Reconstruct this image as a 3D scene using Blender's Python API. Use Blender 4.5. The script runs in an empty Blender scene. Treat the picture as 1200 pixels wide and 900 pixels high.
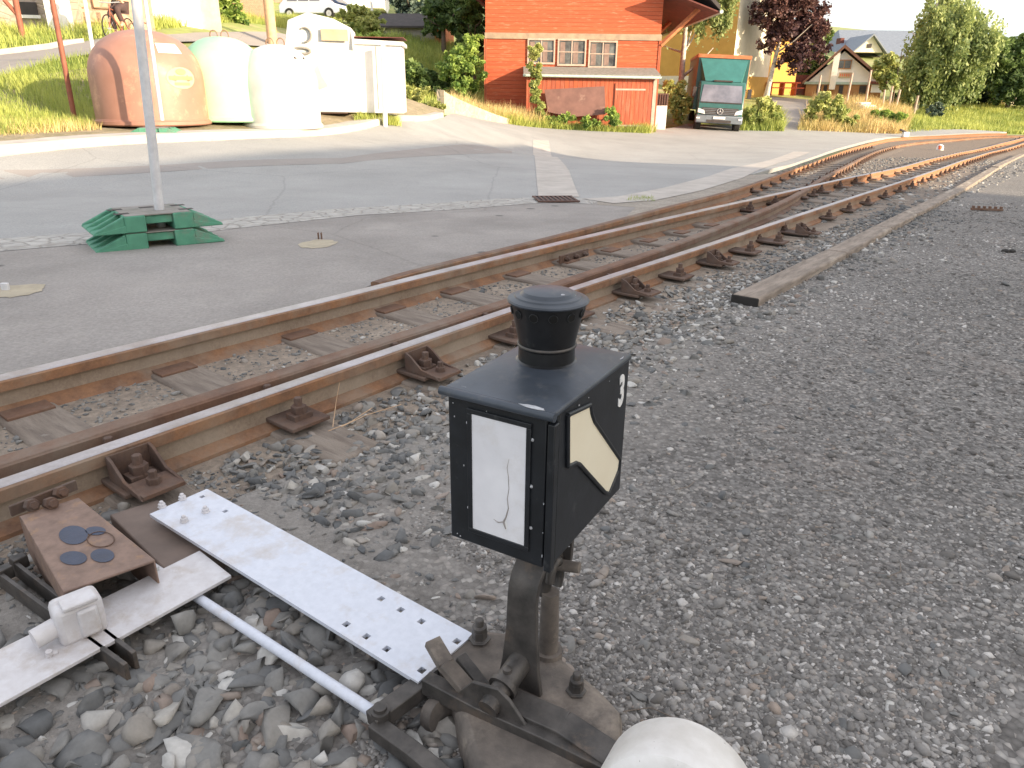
import bpy, bmesh, math, random
import numpy as np
from mathutils import Vector, Matrix
random.seed(7); RNG=np.random.default_rng(7)
R=math.radians; PI=math.pi
sc=bpy.context.scene
COL=bpy.data.collections.new("Scene_objects"); sc.collection.children.link(COL)

# ------------------------------------------------------------ camera model (a point seen at x,y of the 1200x900 photo -> world)
F=850.0; HZ=108.0; ROLL=R(0.7); CH=1.06
PITCH=math.atan((450-HZ)/F)
def ray(px,py):
    x=px-600;y=450-py
    c,s=math.cos(ROLL),math.sin(ROLL)
    x,y=x*c-y*s,x*s+y*c
    return (x,F*math.cos(PITCH)+y*math.sin(PITCH),-F*math.sin(PITCH)+y*math.cos(PITCH))
def G(px,py,z=0.0):
    r=ray(px,py);t=(z-CH)/r[2];return Vector((r[0]*t,r[1]*t,z))
def W(px,py,Y):
    r=ray(px,py);t=Y/r[1];return Vector((r[0]*t,Y,CH+r[2]*t))
def hyp(Y): return F/math.cos(PITCH)/Y*0.97   # rough px per metre near the horizon

# ------------------------------------------------------------ terrain
def base_g(X,Y):
    t=np.maximum(0.0,Y-3.0); t=np.minimum(t,60)
    return -0.033*(np.sqrt(t*t+4)-2)
CP=[(180,148,13.5),(250,147,14),(330,143,15.5),(450,137,17.7),(520,136,22),(570,137,30),(700,148,31),(770,151,32),(840,155,33),(0,180,9.8),
 (250,163,12.2),(430,150,16.3),(0,95,16),(0,68,20),(110,62,19.5),(135,50,22),(112,78,16.5),(88,145,13.8),(40,140,13.2),(230,45,27),
 (330,44,33),(370,23,52),(480,45,46),(450,92,33),(560,70,45),(930,150,37),(930,116,50),(1000,113,54),(1000,150,38),(1150,152,40),
 (1150,126,48),(1190,156,36),(1060,156,36),(900,152,35),(1100,150,38),(1000,128,44),(600,120,40),(800,130,42)]
pts=[];res=[]
for x,y,Y in CP:
    P=W(x,y,Y); pts.append((P.x,P.y)); res.append(P.z-(.13 if (Y<37 and y>130) else 0)-float(base_g(P.x,P.y)))
for X in (-6,-3,0,4,9,16):
    for Y in (-6,0,3,6,9): pts.append((X,Y)); res.append(0.0)
for X,Y in ((4,12),(9,12),(9,18),(2,16),(14,22),(0,20),(13,16),(20,20),(22,30),(30,12),(-14,-4),(-24,0),(30,-4),(0,-20),(30,-20),(-30,-20)): pts.append((X,Y)); res.append(0.0)
for X,Y,z in ((-10,4,.05),(-14,8,.15),(-60,60,13),(-30,35,6),(-90,130,22),(0,90,12),(50,90,5),(100,60,3),(60,30,0),(120,0,0),(150,150,8),(0,200,24),(-80,0,2),(-120,-60,0),(120,-80,0),(45,62,3)):
    pts.append((X,Y)); res.append(z-float(base_g(X,Y)) if z else 0.0)
pts=np.array(pts);res=np.array(res)
def _phi(r2): return 0.5*r2*np.log(np.maximum(r2,1e-9))
NT=len(pts); n=NT; D2=((pts[:,None]-pts[None])**2).sum(-1)
A=np.zeros((n+3,n+3)); A[:n,:n]=_phi(D2)+np.eye(n)*0.3; A[:n,n]=1;A[:n,n+1:n+3]=pts;A[n,:n]=1;A[n+1:n+3,:n]=pts.T
WT=np.linalg.solve(A,np.concatenate([res,np.zeros(3)]))
def garr(X,Y):
    X=np.asarray(X,float).ravel();Y=np.asarray(Y,float).ravel()
    out=np.zeros(len(X))
    Xc=np.clip(X,-130,170);Yc=np.clip(Y,-60,220)
    for i in range(0,len(X),20000):
        a=Xc[i:i+20000];b=Yc[i:i+20000]
        d2=(a[:,None]-pts[None,:,0])**2+(b[:,None]-pts[None,:,1])**2
        r=_phi(d2)@WT[:NT]+WT[NT]+WT[NT+1]*a+WT[NT+2]*b
        w=np.clip((np.hypot(a-1,b-1)-6.5)/4,0,1); w=w*w*(3-2*w)      # exactly the base plane near the lantern
        out[i:i+20000]=base_g(a,b)+w*r
    return out
def g(x,y): return float(garr([x],[y])[0])
def gnd(px,py,dz=0.0):
    "first point of the ground (raised by dz) along the ray through this photo point"
    r=np.array(ray(px,py)); r=r/np.linalg.norm(r)
    t=np.geomspace(0.8,150,500); X=r[0]*t;Y=r[1]*t;Z=CH+r[2]*t
    d=Z-garr(X,Y)-dz
    k=np.where(d<0)[0]
    if len(k)==0: return W(px,py,60)
    k=max(k[0],1); f=d[k-1]/(d[k-1]-d[k]); tt=t[k-1]+f*(t[k]-t[k-1])
    return Vector((r[0]*tt,r[1]*tt,CH+r[2]*tt))
def gline(pl,dz=0.0): return [gnd(x,y,dz) for x,y in pl]

# ------------------------------------------------------------ materials
def nt(name):
    m=bpy.data.materials.new(name); m.use_nodes=True; t=m.node_tree; b=t.nodes['Principled BSDF']; return m,t,b
def N(t,typ,**k):
    nd=t.nodes.new(typ)
    for a,v in k.items():
        if a in nd.inputs: nd.inputs[a].default_value=v
        else: setattr(nd,a,v)
    return nd
def c4(c): return (c[0],c[1],c[2],1)
def ramp(t,fac,stops):
    r=t.nodes.new('ShaderNodeValToRGB'); e=r.color_ramp.elements
    while len(e)<len(stops): e.new(0.5)
    for i,(p_,c) in enumerate(stops): e[i].position=p_; e[i].color=c4(c)
    t.links.new(fac,r.inputs[0]); return r.outputs[0]
def mixc(t,f,a,b,mode='MIX'):
    m=t.nodes.new('ShaderNodeMix'); m.data_type='RGBA'; m.blend_type=mode
    for s,v in ((0,f),(6,a),(7,b)):
        if hasattr(v,'links') or hasattr(v,'is_linked'): t.links.new(v,m.inputs[s])
        else: m.inputs[s].default_value=v if s==0 else c4(v)
    return m.outputs[2]
def coords(t,scale=(1,1,1),rot=(0,0,0),kind='Object'):
    tc=t.nodes.new('ShaderNodeTexCoord'); mp=t.nodes.new('ShaderNodeMapping'); t.links.new(tc.outputs[kind],mp.inputs[0])
    mp.inputs['Scale'].default_value=scale; mp.inputs['Rotation'].default_value=rot; return mp.outputs[0]
def noise(t,vec,scale,detail=5,rough=.6,out=0):
    nd=N(t,'ShaderNodeTexNoise'); nd.inputs['Scale'].default_value=scale; nd.inputs['Detail'].default_value=detail; nd.inputs['Roughness'].default_value=rough
    t.links.new(vec,nd.inputs['Vector']); return nd.outputs[out]
def bump(t,b,h,strength=.3,dist=.01,prev=None):
    bp=t.nodes.new('ShaderNodeBump'); bp.inputs['Strength'].default_value=strength; bp.inputs['Distance'].default_value=dist
    t.links.new(h,bp.inputs['Height'])
    if prev is not None: t.links.new(prev,bp.inputs['Normal'])
    t.links.new(bp.outputs[0],b.inputs['Normal']); return bp.outputs[0]
def M(name,c1,c2=None,scale=8,rough=.7,metal=0,bs=None,bstr=.25,bdist=.004,c3=None,s3=2.0,t3=.55,mapscale=(1,1,1),fine=None,w3=.12):
    m,t,b=nt(name); v=coords(t,mapscale); c2=c2 or tuple(x*.75 for x in c1)
    col=ramp(t,noise(t,v,scale),[(.35,c2),(.65,c1)])
    if c3:
        f=ramp(t,noise(t,v,s3,8,.7),[(t3,(0,0,0)),(t3+w3,(1,1,1))])
        col=mixc(t,f,col,c3)
    t.links.new(col,b.inputs['Base Color']); b.inputs['Roughness'].default_value=rough; b.inputs['Metallic'].default_value=metal
    bump(t,b,noise(t,v,bs or scale*6,6,.7),bstr,bdist)
    return m

def boards(name,c1,c2,pitch,axis,c3=None,worn=.6,rough=.8):
    "painted boards: axis 2 = horizontal boards stacked in z, axis 0 = upright boards along x"
    m,t,b=nt(name); v=coords(t)
    sp=N(t,'ShaderNodeSeparateXYZ'); t.links.new(v,sp.inputs[0])
    mul=N(t,'ShaderNodeMath',operation='MULTIPLY'); t.links.new(sp.outputs[axis],mul.inputs[0]); mul.inputs[1].default_value=1/pitch
    fr=N(t,'ShaderNodeMath',operation='FRACT'); t.links.new(mul.outputs[0],fr.inputs[0])
    fl=N(t,'ShaderNodeMath',operation='FLOOR'); t.links.new(mul.outputs[0],fl.inputs[0])
    wn=N(t,'ShaderNodeTexWhiteNoise',noise_dimensions='1D'); t.links.new(fl.outputs[0],wn.inputs['W'])
    col=mixc(t,wn.outputs['Value'],c1,c2)
    sc_=(1.5,1.5,14) if axis==2 else (14,14,1.2)
    v2=coords(t,sc_); f=ramp(t,noise(t,v2,1.3,8,.75),[(worn-.06,(0,0,0)),(worn+.1,(1,1,1))])
    if c3: col=mixc(t,f,col,c3)
    gap=ramp(t,fr.outputs[0],[(0,(.18,.18,.18)),(.10,(1,1,1))])
    col=mixc(t,1.0,col,gap,'MULTIPLY')
    t.links.new(col,b.inputs['Base Color']); b.inputs['Roughness'].default_value=rough
    h=ramp(t,fr.outputs[0],[(0,(0,0,0)),(.08,(1,1,1))]); bump(t,b,h,.6,.015)
    return m
def stonewall(name,c1,c2,scale,mortar,kind='brick',mapscale=(1,1,1),rot=(0,0,0)):
    m,t,b=nt(name); v=coords(t,mapscale,rot)
    if kind=='brick':
        nd=N(t,'ShaderNodeTexBrick'); nd.inputs['Scale'].default_value=scale; nd.inputs['Color1'].default_value=c4(c1); nd.inputs['Color2'].default_value=c4(c2); nd.inputs['Mortar'].default_value=c4(mortar)
        nd.inputs['Mortar Size'].default_value=.03; t.links.new(v,nd.inputs[0]); col=nd.outputs[0]; h=nd.outputs[1]
        hh=N(t,'ShaderNodeMath',operation='SUBTRACT'); hh.inputs[0].default_value=1; t.links.new(h,hh.inputs[1]); h=hh.outputs[0]
    else:
        nd=N(t,'ShaderNodeTexVoronoi'); nd.inputs['Scale'].default_value=scale; t.links.new(v,nd.inputs['Vector'])
        ed=N(t,'ShaderNodeTexVoronoi',feature='DISTANCE_TO_EDGE'); ed.inputs['Scale'].default_value=scale; t.links.new(v,ed.inputs['Vector'])
        bw=N(t,'ShaderNodeSeparateColor'); t.links.new(nd.outputs['Color'],bw.inputs[0])
        col=mixc(t,bw.outputs[0],c1,c2); f=ramp(t,ed.outputs[0],[(.02,(1,1,1)),(.07,(0,0,0))]); col=mixc(t,f,col,mortar)
        h=ramp(t,ed.outputs[0],[(0,(0,0,0)),(.1,(1,1,1))])
    col=mixc(t,.5,col,ramp(t,noise(t,v,scale*2,6,.7),[(.3,(.55,.55,.55)),(.7,(1.3,1.3,1.3))]),'MULTIPLY')
    t.links.new(col,b.inputs['Base Color']); b.inputs['Roughness'].default_value=.9; bump(t,b,h,.6,.02); return m
def leafmat(name,c1,c2,trans=.35):
    m,t,b=nt(name)
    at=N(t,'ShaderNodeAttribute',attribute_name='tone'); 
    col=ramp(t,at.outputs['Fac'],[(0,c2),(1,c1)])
    t.links.new(col,b.inputs['Base Color']); b.inputs['Roughness'].default_value=.6
    tr=N(t,'ShaderNodeBsdfTranslucent'); t.links.new(col,tr.inputs[0])
    mx=N(t,'ShaderNodeMixShader'); mx.inputs[0].default_value=trans
    t.links.new(b.outputs[0],mx.inputs[1]); t.links.new(tr.outputs[0],mx.inputs[2]); t.links.new(mx.outputs[0],t.nodes['Material Output'].inputs[0])
    return m
def stonemat(name,stops,bs=60):
    m,t,b=nt(name)
    at=N(t,'ShaderNodeAttribute',attribute_name='tone')
    col=ramp(t,at.outputs['Fac'],stops)
    v=coords(t); col=mixc(t,.6,col,ramp(t,noise(t,v,bs,4,.7),[(.3,(.6,.6,.6)),(.7,(1.25,1.25,1.25))]),'MULTIPLY')
    t.links.new(col,b.inputs['Base Color']); b.inputs['Roughness'].default_value=.9
    bump(t,b,noise(t,v,bs*4,3,.7),.3,.002); return m

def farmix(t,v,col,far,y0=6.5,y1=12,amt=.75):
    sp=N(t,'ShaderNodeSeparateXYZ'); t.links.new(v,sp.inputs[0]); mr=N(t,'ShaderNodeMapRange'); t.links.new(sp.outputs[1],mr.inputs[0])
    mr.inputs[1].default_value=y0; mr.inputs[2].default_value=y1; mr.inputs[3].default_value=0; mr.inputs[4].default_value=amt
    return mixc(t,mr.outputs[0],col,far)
def rustmat(name,c1,c2,c3,dirt,shine=False,far=None):
    m,t,b=nt(name); v=coords(t)
    col=ramp(t,noise(t,v,7,8,.7),[(.3,c2),(.5,c1),(.72,c3)])
    col=mixc(t,.55,col,ramp(t,noise(t,v,90,6,.8),[(.3,(.55,.5,.48)),(.7,(1.25,1.25,1.25))]),'MULTIPLY')
    f=ramp(t,noise(t,v,2.3,7,.7),[(.46,(0,0,0)),(.66,(.85,.85,.85))]); col=mixc(t,f,col,dirt)
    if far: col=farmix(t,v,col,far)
    t.links.new(col,b.inputs['Base Color']); b.inputs['Roughness'].default_value=.85
    bump(t,b,noise(t,v,160,6,.8),.35,.002)
    return m
MAT={}
MAT['rust']=rustmat('rail_rust',(.235,.125,.07),(.12,.068,.045),(.32,.165,.08),(.25,.20,.155),far=(.33,.15,.065))  # far tone: sunlit orange mixed into the distant rust colour
MAT['webdust']=rustmat('dusty_rail_web',(.27,.215,.165),(.20,.15,.11),(.33,.27,.21),(.31,.26,.21),far=(.28,.135,.07))  # far tone swaps the web dust for the same painted sunlit orange
MAT['rustdark']=rustmat('blade_rust',(.16,.09,.06),(.11,.065,.048),(.21,.12,.08),(.2,.16,.13))
MAT['fasten']=rustmat('fastening_rust',(.10,.06,.045),(.06,.04,.033),(.16,.085,.05),(.14,.115,.10))
def railhead():
    m,t,b=nt('rail_head_steel'); v=coords(t,(1,1,1))
    col=ramp(t,noise(t,v,5,8,.7),[(.3,(.25,.22,.2)),(.6,(.42,.4,.42)),(.75,(.36,.25,.18))])
    col=mixc(t,.4,col,ramp(t,noise(t,v,120,4,.7),[(.3,(.7,.7,.7)),(.7,(1.2,1.2,1.2))]),'MULTIPLY')
    t.links.new(col,b.inputs['Base Color']); b.inputs['Metallic'].default_value=.45; b.inputs['Roughness'].default_value=.42
    bump(t,b,noise(t,v,200,4,.7),.1,.001); return m
MAT['head']=railhead()
MAT['black']=M('black_enamel',(.014,.017,.022),(.008,.010,.013),22,.42,0,60,.2,.0015,c3=(.055,.057,.06),s3=42,t3=.60,w3=.2)
MAT['blackgloss']=M('black_chimney_paint',(.013,.014,.016),(.007,.0075,.009),30,.32,0,60,.2,.001,c3=(.06,.058,.055),s3=50,t3=.62,w3=.2)
MAT['blacktop']=M('dusty_black_lid',(.05,.062,.082),(.022,.028,.037),8,.42,0,70,.2,.001,c3=(.13,.125,.12),s3=22,t3=.54,w3=.3)
MAT['chip']=M('bare_metal_chip',(.5,.52,.55),(.3,.3,.32),60,.5)
MAT['whiteglass']=M('white_opal_glass',(.80,.80,.84),(.72,.72,.76),14,.35,0,15,.05,.001,c3=(.60,.57,.55),s3=10,t3=.55,w3=.3)
MAT['creamglass']=M('cream_opal_glass',(.82,.76,.60),(.77,.70,.54),7,.35,0,15,.03,.001)
MAT['crack']=M('crack_line',(.42,.39,.38),(.26,.24,.23),60,.7)
MAT['white']=M('white_paint',(.8,.8,.8),(.72,.72,.72),9,.5,0,30,.05)
MAT['galv']=M('galvanised_white_steel',(.61,.64,.72),(.55,.58,.655),60,.5,.1,160,.25,.0015,c3=(.45,.40,.355),s3=9,t3=.49,w3=.3)
MAT['galvdirty']=M('dirty_white_steel',(.60,.59,.61),(.52,.50,.51),40,.55,.1,140,.3,.002,c3=(.40,.34,.29),s3=12,t3=.52,w3=.25)
MAT['iron']=M('greasy_cast_iron',(.105,.095,.088),(.045,.042,.04),18,.52,.35,90,.45,.002,c3=(.15,.115,.09),s3=11,t3=.55,w3=.15)
MAT['irondust']=M('dusty_cast_iron',(.18,.152,.13),(.085,.073,.065),14,.75,.1,90,.5,.003,c3=(.30,.255,.21),s3=9,t3=.52,w3=.2)
MAT['boxsteel']=M('brown_steel_cover',(.25,.17,.135),(.17,.115,.092),30,.7,.1,120,.35,.0015,c3=(.33,.20,.11),s3=22,t3=.56,w3=.2)
MAT['tiesheet']=M('brown_grey_tie_steel',(.20,.15,.125),(.13,.10,.085),7,.75,0,60,.4,.002)
MAT['bluespot']=M('blue_grease_spot',(.04,.055,.10),(.03,.04,.07),20,.5)
MAT['weight']=M('white_weight_paint',(.76,.745,.73),(.60,.58,.55),14,.5,0,50,.3,.002,c3=(.16,.13,.115),s3=55,t3=.64,w3=.05)
MAT['sleeper']=M('weathered_sleeper_wood',(.24,.20,.165),(.15,.12,.10),16,.9,0,50,.9,.008,c3=(.26,.22,.185),s3=9,t3=.5,mapscale=(.35,2.2,1))
MAT['plank']=M('grey_timber',(.30,.25,.21),(.17,.14,.115),5,.9,0,30,.6,.006,mapscale=(1,5,5),c3=(.42,.37,.31),s3=1.5)
MAT['plankend']=M('tarred_timber_end',(.03,.027,.025),None,20,.9)
def gravelmat():
    m,t,b=nt('crushed_grey_gravel'); v=coords(t)
    vo=N(t,'ShaderNodeTexVoronoi'); vo.inputs['Scale'].default_value=75; t.links.new(v,vo.inputs['Vector'])
    s=N(t,'ShaderNodeSeparateColor'); t.links.new(vo.outputs['Color'],s.inputs[0])
    col=ramp(t,s.outputs[0],[(0,(.11,.103,.098)),(.45,(.19,.18,.172)),(.8,(.26,.25,.24)),(.93,(.32,.295,.275)),(1,(.40,.385,.365))])
    col=mixc(t,.8,col,ramp(t,vo.outputs['Distance'],[(.0,(1.1,1.1,1.1)),(.9,(.45,.45,.45))]),'MULTIPLY')
    big=noise(t,v,.9,7,.65); col=mixc(t,.6,col,ramp(t,big,[(.35,(.72,.71,.7)),(.65,(1.18,1.16,1.14))]),'MULTIPLY')
    f=ramp(t,noise(t,v,1.6,6,.7),[(.55,(0,0,0)),(.75,(.5,.5,.5))]); col=mixc(t,f,col,(.22,.18,.155))
    # trodden dusty band beside the track
    def dot(vec,c):
        d_=N(t,'ShaderNodeVectorMath',operation='DOT_PRODUCT'); t.links.new(v,d_.inputs[0]); d_.inputs[1].default_value=vec
        a_=N(t,'ShaderNodeMath',operation='ADD'); t.links.new(d_.outputs['Value'],a_.inputs[0]); a_.inputs[1].default_value=c; return a_.outputs[0]
    dv_=dot((.784,-.621,0),2.0); nz=N(t,'ShaderNodeMath',operation='MULTIPLY_ADD'); t.links.new(noise(t,v,2.2,8,.7),nz.inputs[0]); nz.inputs[1].default_value=1.1; t.links.new(dv_,nz.inputs[2])
    fd=ramp(t,nz.outputs[0],[(.0,(.85,.85,.85)),(1.0,(0,0,0))]); 
    mr=N(t,'ShaderNodeMapRange'); t.links.new(nz.outputs[0],mr.inputs[0]); mr.inputs[1].default_value=1.15; mr.inputs[2].default_value=1.75; mr.inputs[3].default_value=.9; mr.inputs[4].default_value=0
    du=dot((.621,.784,0),0); mu=N(t,'ShaderNodeMapRange'); t.links.new(du,mu.inputs[0]); mu.inputs[1].default_value=2.2; mu.inputs[2].default_value=4.2; mu.inputs[3].default_value=1; mu.inputs[4].default_value=.15
    mm_=N(t,'ShaderNodeMath',operation='MULTIPLY'); t.links.new(mr.outputs[0],mm_.inputs[0]); t.links.new(mu.outputs[0],mm_.inputs[1])
    dustc=ramp(t,noise(t,v,60,8,.85),[(.3,(.14,.128,.118)),(.5,(.235,.218,.20)),(.72,(.34,.32,.30))])
    col=mixc(t,mm_.outputs[0],col,dustc)
    t.links.new(col,b.inputs['Base Color']); b.inputs['Roughness'].default_value=.95
    n1=bump(t,b,vo.outputs['Distance'],-.8,.008); bump(t,b,noise(t,v,30,6,.8),.5,.01,n1); return m
MAT['gravel']=gravelmat()
def dirtmat(name,c1,c2,c3,fs=45,far=None):
    m,t,b=nt(name); v=coords(t)
    col=ramp(t,noise(t,v,3,9,.72),[(.3,c2),(.55,c1),(.75,c3)])
    vo=N(t,'ShaderNodeTexVoronoi'); vo.inputs['Scale'].default_value=fs; t.links.new(v,vo.inputs['Vector'])
    s=N(t,'ShaderNodeSeparateColor'); t.links.new(vo.outputs['Color'],s.inputs[0])
    col=mixc(t,.35,col,ramp(t,s.outputs[0],[(0,(.6,.6,.6)),(.6,(1,1,1)),(1,(1.5,1.45,1.4))]),'MULTIPLY'); col=mixc(t,.7,col,ramp(t,noise(t,v,70,8,.8),[(.3,(.6,.6,.6)),(.7,(1.35,1.33,1.3))]),'MULTIPLY')
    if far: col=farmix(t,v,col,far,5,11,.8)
    t.links.new(col,b.inputs['Base Color']); b.inputs['Roughness'].default_value=.95
    n1=bump(t,b,noise(t,v,25,8,.8),.7,.02); bump(t,b,vo.outputs['Distance'],-.4,.006,n1); return m
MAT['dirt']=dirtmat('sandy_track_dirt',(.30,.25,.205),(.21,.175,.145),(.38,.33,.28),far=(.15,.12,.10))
MAT['shoulder']=dirtmat('pale_shoulder_dirt',(.32,.29,.255),(.23,.21,.185),(.40,.37,.33),60)
MAT['dust']=dirtmat('trodden_grey_dust',(.27,.245,.225),(.20,.18,.165),(.33,.305,.285),70)
MAT['soil']=dirtmat('verge_soil',(.30,.25,.17),(.18,.17,.09),(.40,.33,.22),12)
def asphalt(name,c,var,fs=140,stain=None):
    m,t,b=nt(name); v=coords(t)
    col=ramp(t,noise(t,v,.7,8,.65),[(.3,tuple(x*(1-var) for x in c)),(.7,tuple(x*(1+var) for x in c))])
    col=mixc(t,.5,col,ramp(t,noise(t,v,fs,3,.8),[(.3,(.6,.6,.6)),(.7,(1.4,1.4,1.4))]),'MULTIPLY')
    if stain:
        f=ramp(t,noise(t,v,1.7,9,.75),[(.56,(0,0,0)),(.72,(.8,.8,.8))]); col=mixc(t,f,col,stain)
        vk=N(t,'ShaderNodeTexVoronoi'); vk.inputs['Scale'].default_value=2.1; t.links.new(v,vk.inputs['Vector'])
        f=ramp(t,vk.outputs['Distance'],[(.07,(.8,.8,.8)),(.11,(0,0,0))]); col=mixc(t,f,col,(.06,.06,.06))
    ck=N(t,'ShaderNodeTexVoronoi',feature='DISTANCE_TO_EDGE'); ck.inputs['Scale'].default_value=.28
    dv=mixc(t,.12,v,noise(t,v,1.5,6,.7,1)); t.links.new(dv,ck.inputs['Vector'])
    f=ramp(t,ck.outputs[0],[(.001,(.72,.72,.72)),(.003,(1,1,1))]); col=mixc(t,.6,col,f,'MULTIPLY')
    t.links.new(col,b.inputs['Base Color']); b.inputs['Roughness'].default_value=.9
    bump(t,b,noise(t,v,fs,4,.8),.4,.004); return m
MAT['road']=asphalt('grey_road_asphalt',(.30,.302,.30),.12,60)
MAT['apron']=asphalt('old_dark_asphalt',(.255,.238,.226),.28,60,(.34,.315,.29))
MAT['backroad']=asphalt('pale_back_road',(.27,.25,.24),.1)
MAT['cobble']=stonewall('cobble_strip',(.42,.41,.39),(.35,.34,.325),8,(.30,.285,.265),'vor')
MAT['concrete']=M('pale_concrete',(.46,.43,.40),(.36,.335,.31),3,.9,0,40,.4,.006,c3=(.26,.24,.22),s3=5,t3=.6)
MAT['sand']=M('sandy_mortar_patch',(.42,.37,.28),(.33,.29,.22),12,.95)
MAT['grate']=M('rusty_grate',(.13,.07,.055),(.07,.045,.04),20,.8)
MAT['greenplast']=M('green_recycled_plastic',(.085,.28,.185),(.06,.20,.135),9,.75,0,50,.25,.002,c3=(.20,.19,.165),s3=5,t3=.55,w3=.2)
MAT['greydust']=M('dusty_plastic_top',(.27,.25,.235),(.17,.17,.15),9,.85,0,50,.25,.002)
MAT['pole']=M('galvanised_pole',(.62,.63,.66),(.52,.53,.56),20,.5,.1,50,.1,.001)
MAT['rustpost']=M('rusty_brown_post',(.30,.10,.06),(.2,.07,.045),9,.7)
MAT['igloobrown']=M('brown_recycling_plastic',(.36,.185,.14),(.31,.155,.115),3,.5,0,30,.1,.002,c3=(.5,.27,.19),s3=2.5,t3=.55)
MAT['igloogreen']=M('pale_green_plastic',(.34,.66,.42),(.28,.58,.35),2,.45)
MAT['igloowhite']=M('white_recycling_plastic',(.64,.64,.63),(.54,.54,.53),3,.45,c3=(.48,.46,.43),s3=2,t3=.6,w3=.25)
MAT['barnred']=boards('red_weatherboard',(.46,.098,.038),(.38,.075,.03),.14,2,(.56,.27,.17),.60)
MAT['shedred']=boards('red_batten_boards',(.42,.095,.04),(.33,.08,.045),.17,0,(.34,.18,.11),.58)
MAT['trim']=M('grey_green_trim',(.36,.28,.20),(.27,.20,.15),4,.8)
MAT['brownpaint']=M('red_brown_wood',(.16,.045,.035),(.10,.03,.026),5,.8)
MAT['orangewood']=M('orange_timber',(.55,.20,.09),(.42,.14,.06),5,.8)
MAT['roofdark']=M('dark_roof_felt',(.07,.06,.06),(.045,.04,.04),4,.9)
MAT['glass']=M('dark_window_glass',(.16,.17,.17),(.05,.05,.055),2.5,.15)
MAT['frame']=M('pale_window_frame',(.50,.38,.31),(.38,.29,.24),9,.7)
MAT['panel']=M('rusty_sheet_panel',(.20,.10,.085),(.14,.07,.06),3,.7,0,30,.1,.002,c3=(.28,.17,.14),s3=2,t3=.6)
MAT['gutterm']=M('green_white_gutter',(.48,.58,.52),(.38,.46,.41),8,.6)
MAT['leaf']=leafmat('fresh_leaves',(.44,.56,.13),(.10,.20,.05))
MAT['leafdark']=leafmat('dark_leaves',(.24,.34,.10),(.035,.075,.03))
MAT['leafpale']=leafmat('pale_yellow_leaves',(.58,.58,.22),(.22,.30,.08))
MAT['leafbirch']=leafmat('birch_leaves',(.46,.52,.20),(.15,.22,.08))
MAT['leafbeech']=leafmat('copper_leaves',(.20,.10,.085),(.045,.02,.03),.25)
MAT['needles']=leafmat('spruce_needles',(.17,.23,.17),(.05,.085,.07),.15)
MAT['grass']=leafmat('verge_grass',(.52,.55,.15),(.20,.28,.06),.3)
MAT['drygrass']=leafmat('dry_grass',(.72,.55,.28),(.40,.36,.12),.3)
MAT['bark']=M('brown_bark',(.16,.12,.09),(.09,.07,.055),12,.9,0,30,.6,.01)
MAT['birchbark']=M('pale_birch_bark',(.62,.57,.50),(.35,.30,.26),9,.8,c3=(.08,.07,.06),s3=9,t3=.62)
MAT['wood']=M('pale_pole_wood',(.55,.38,.24),(.42,.28,.18),6,.8)
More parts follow.
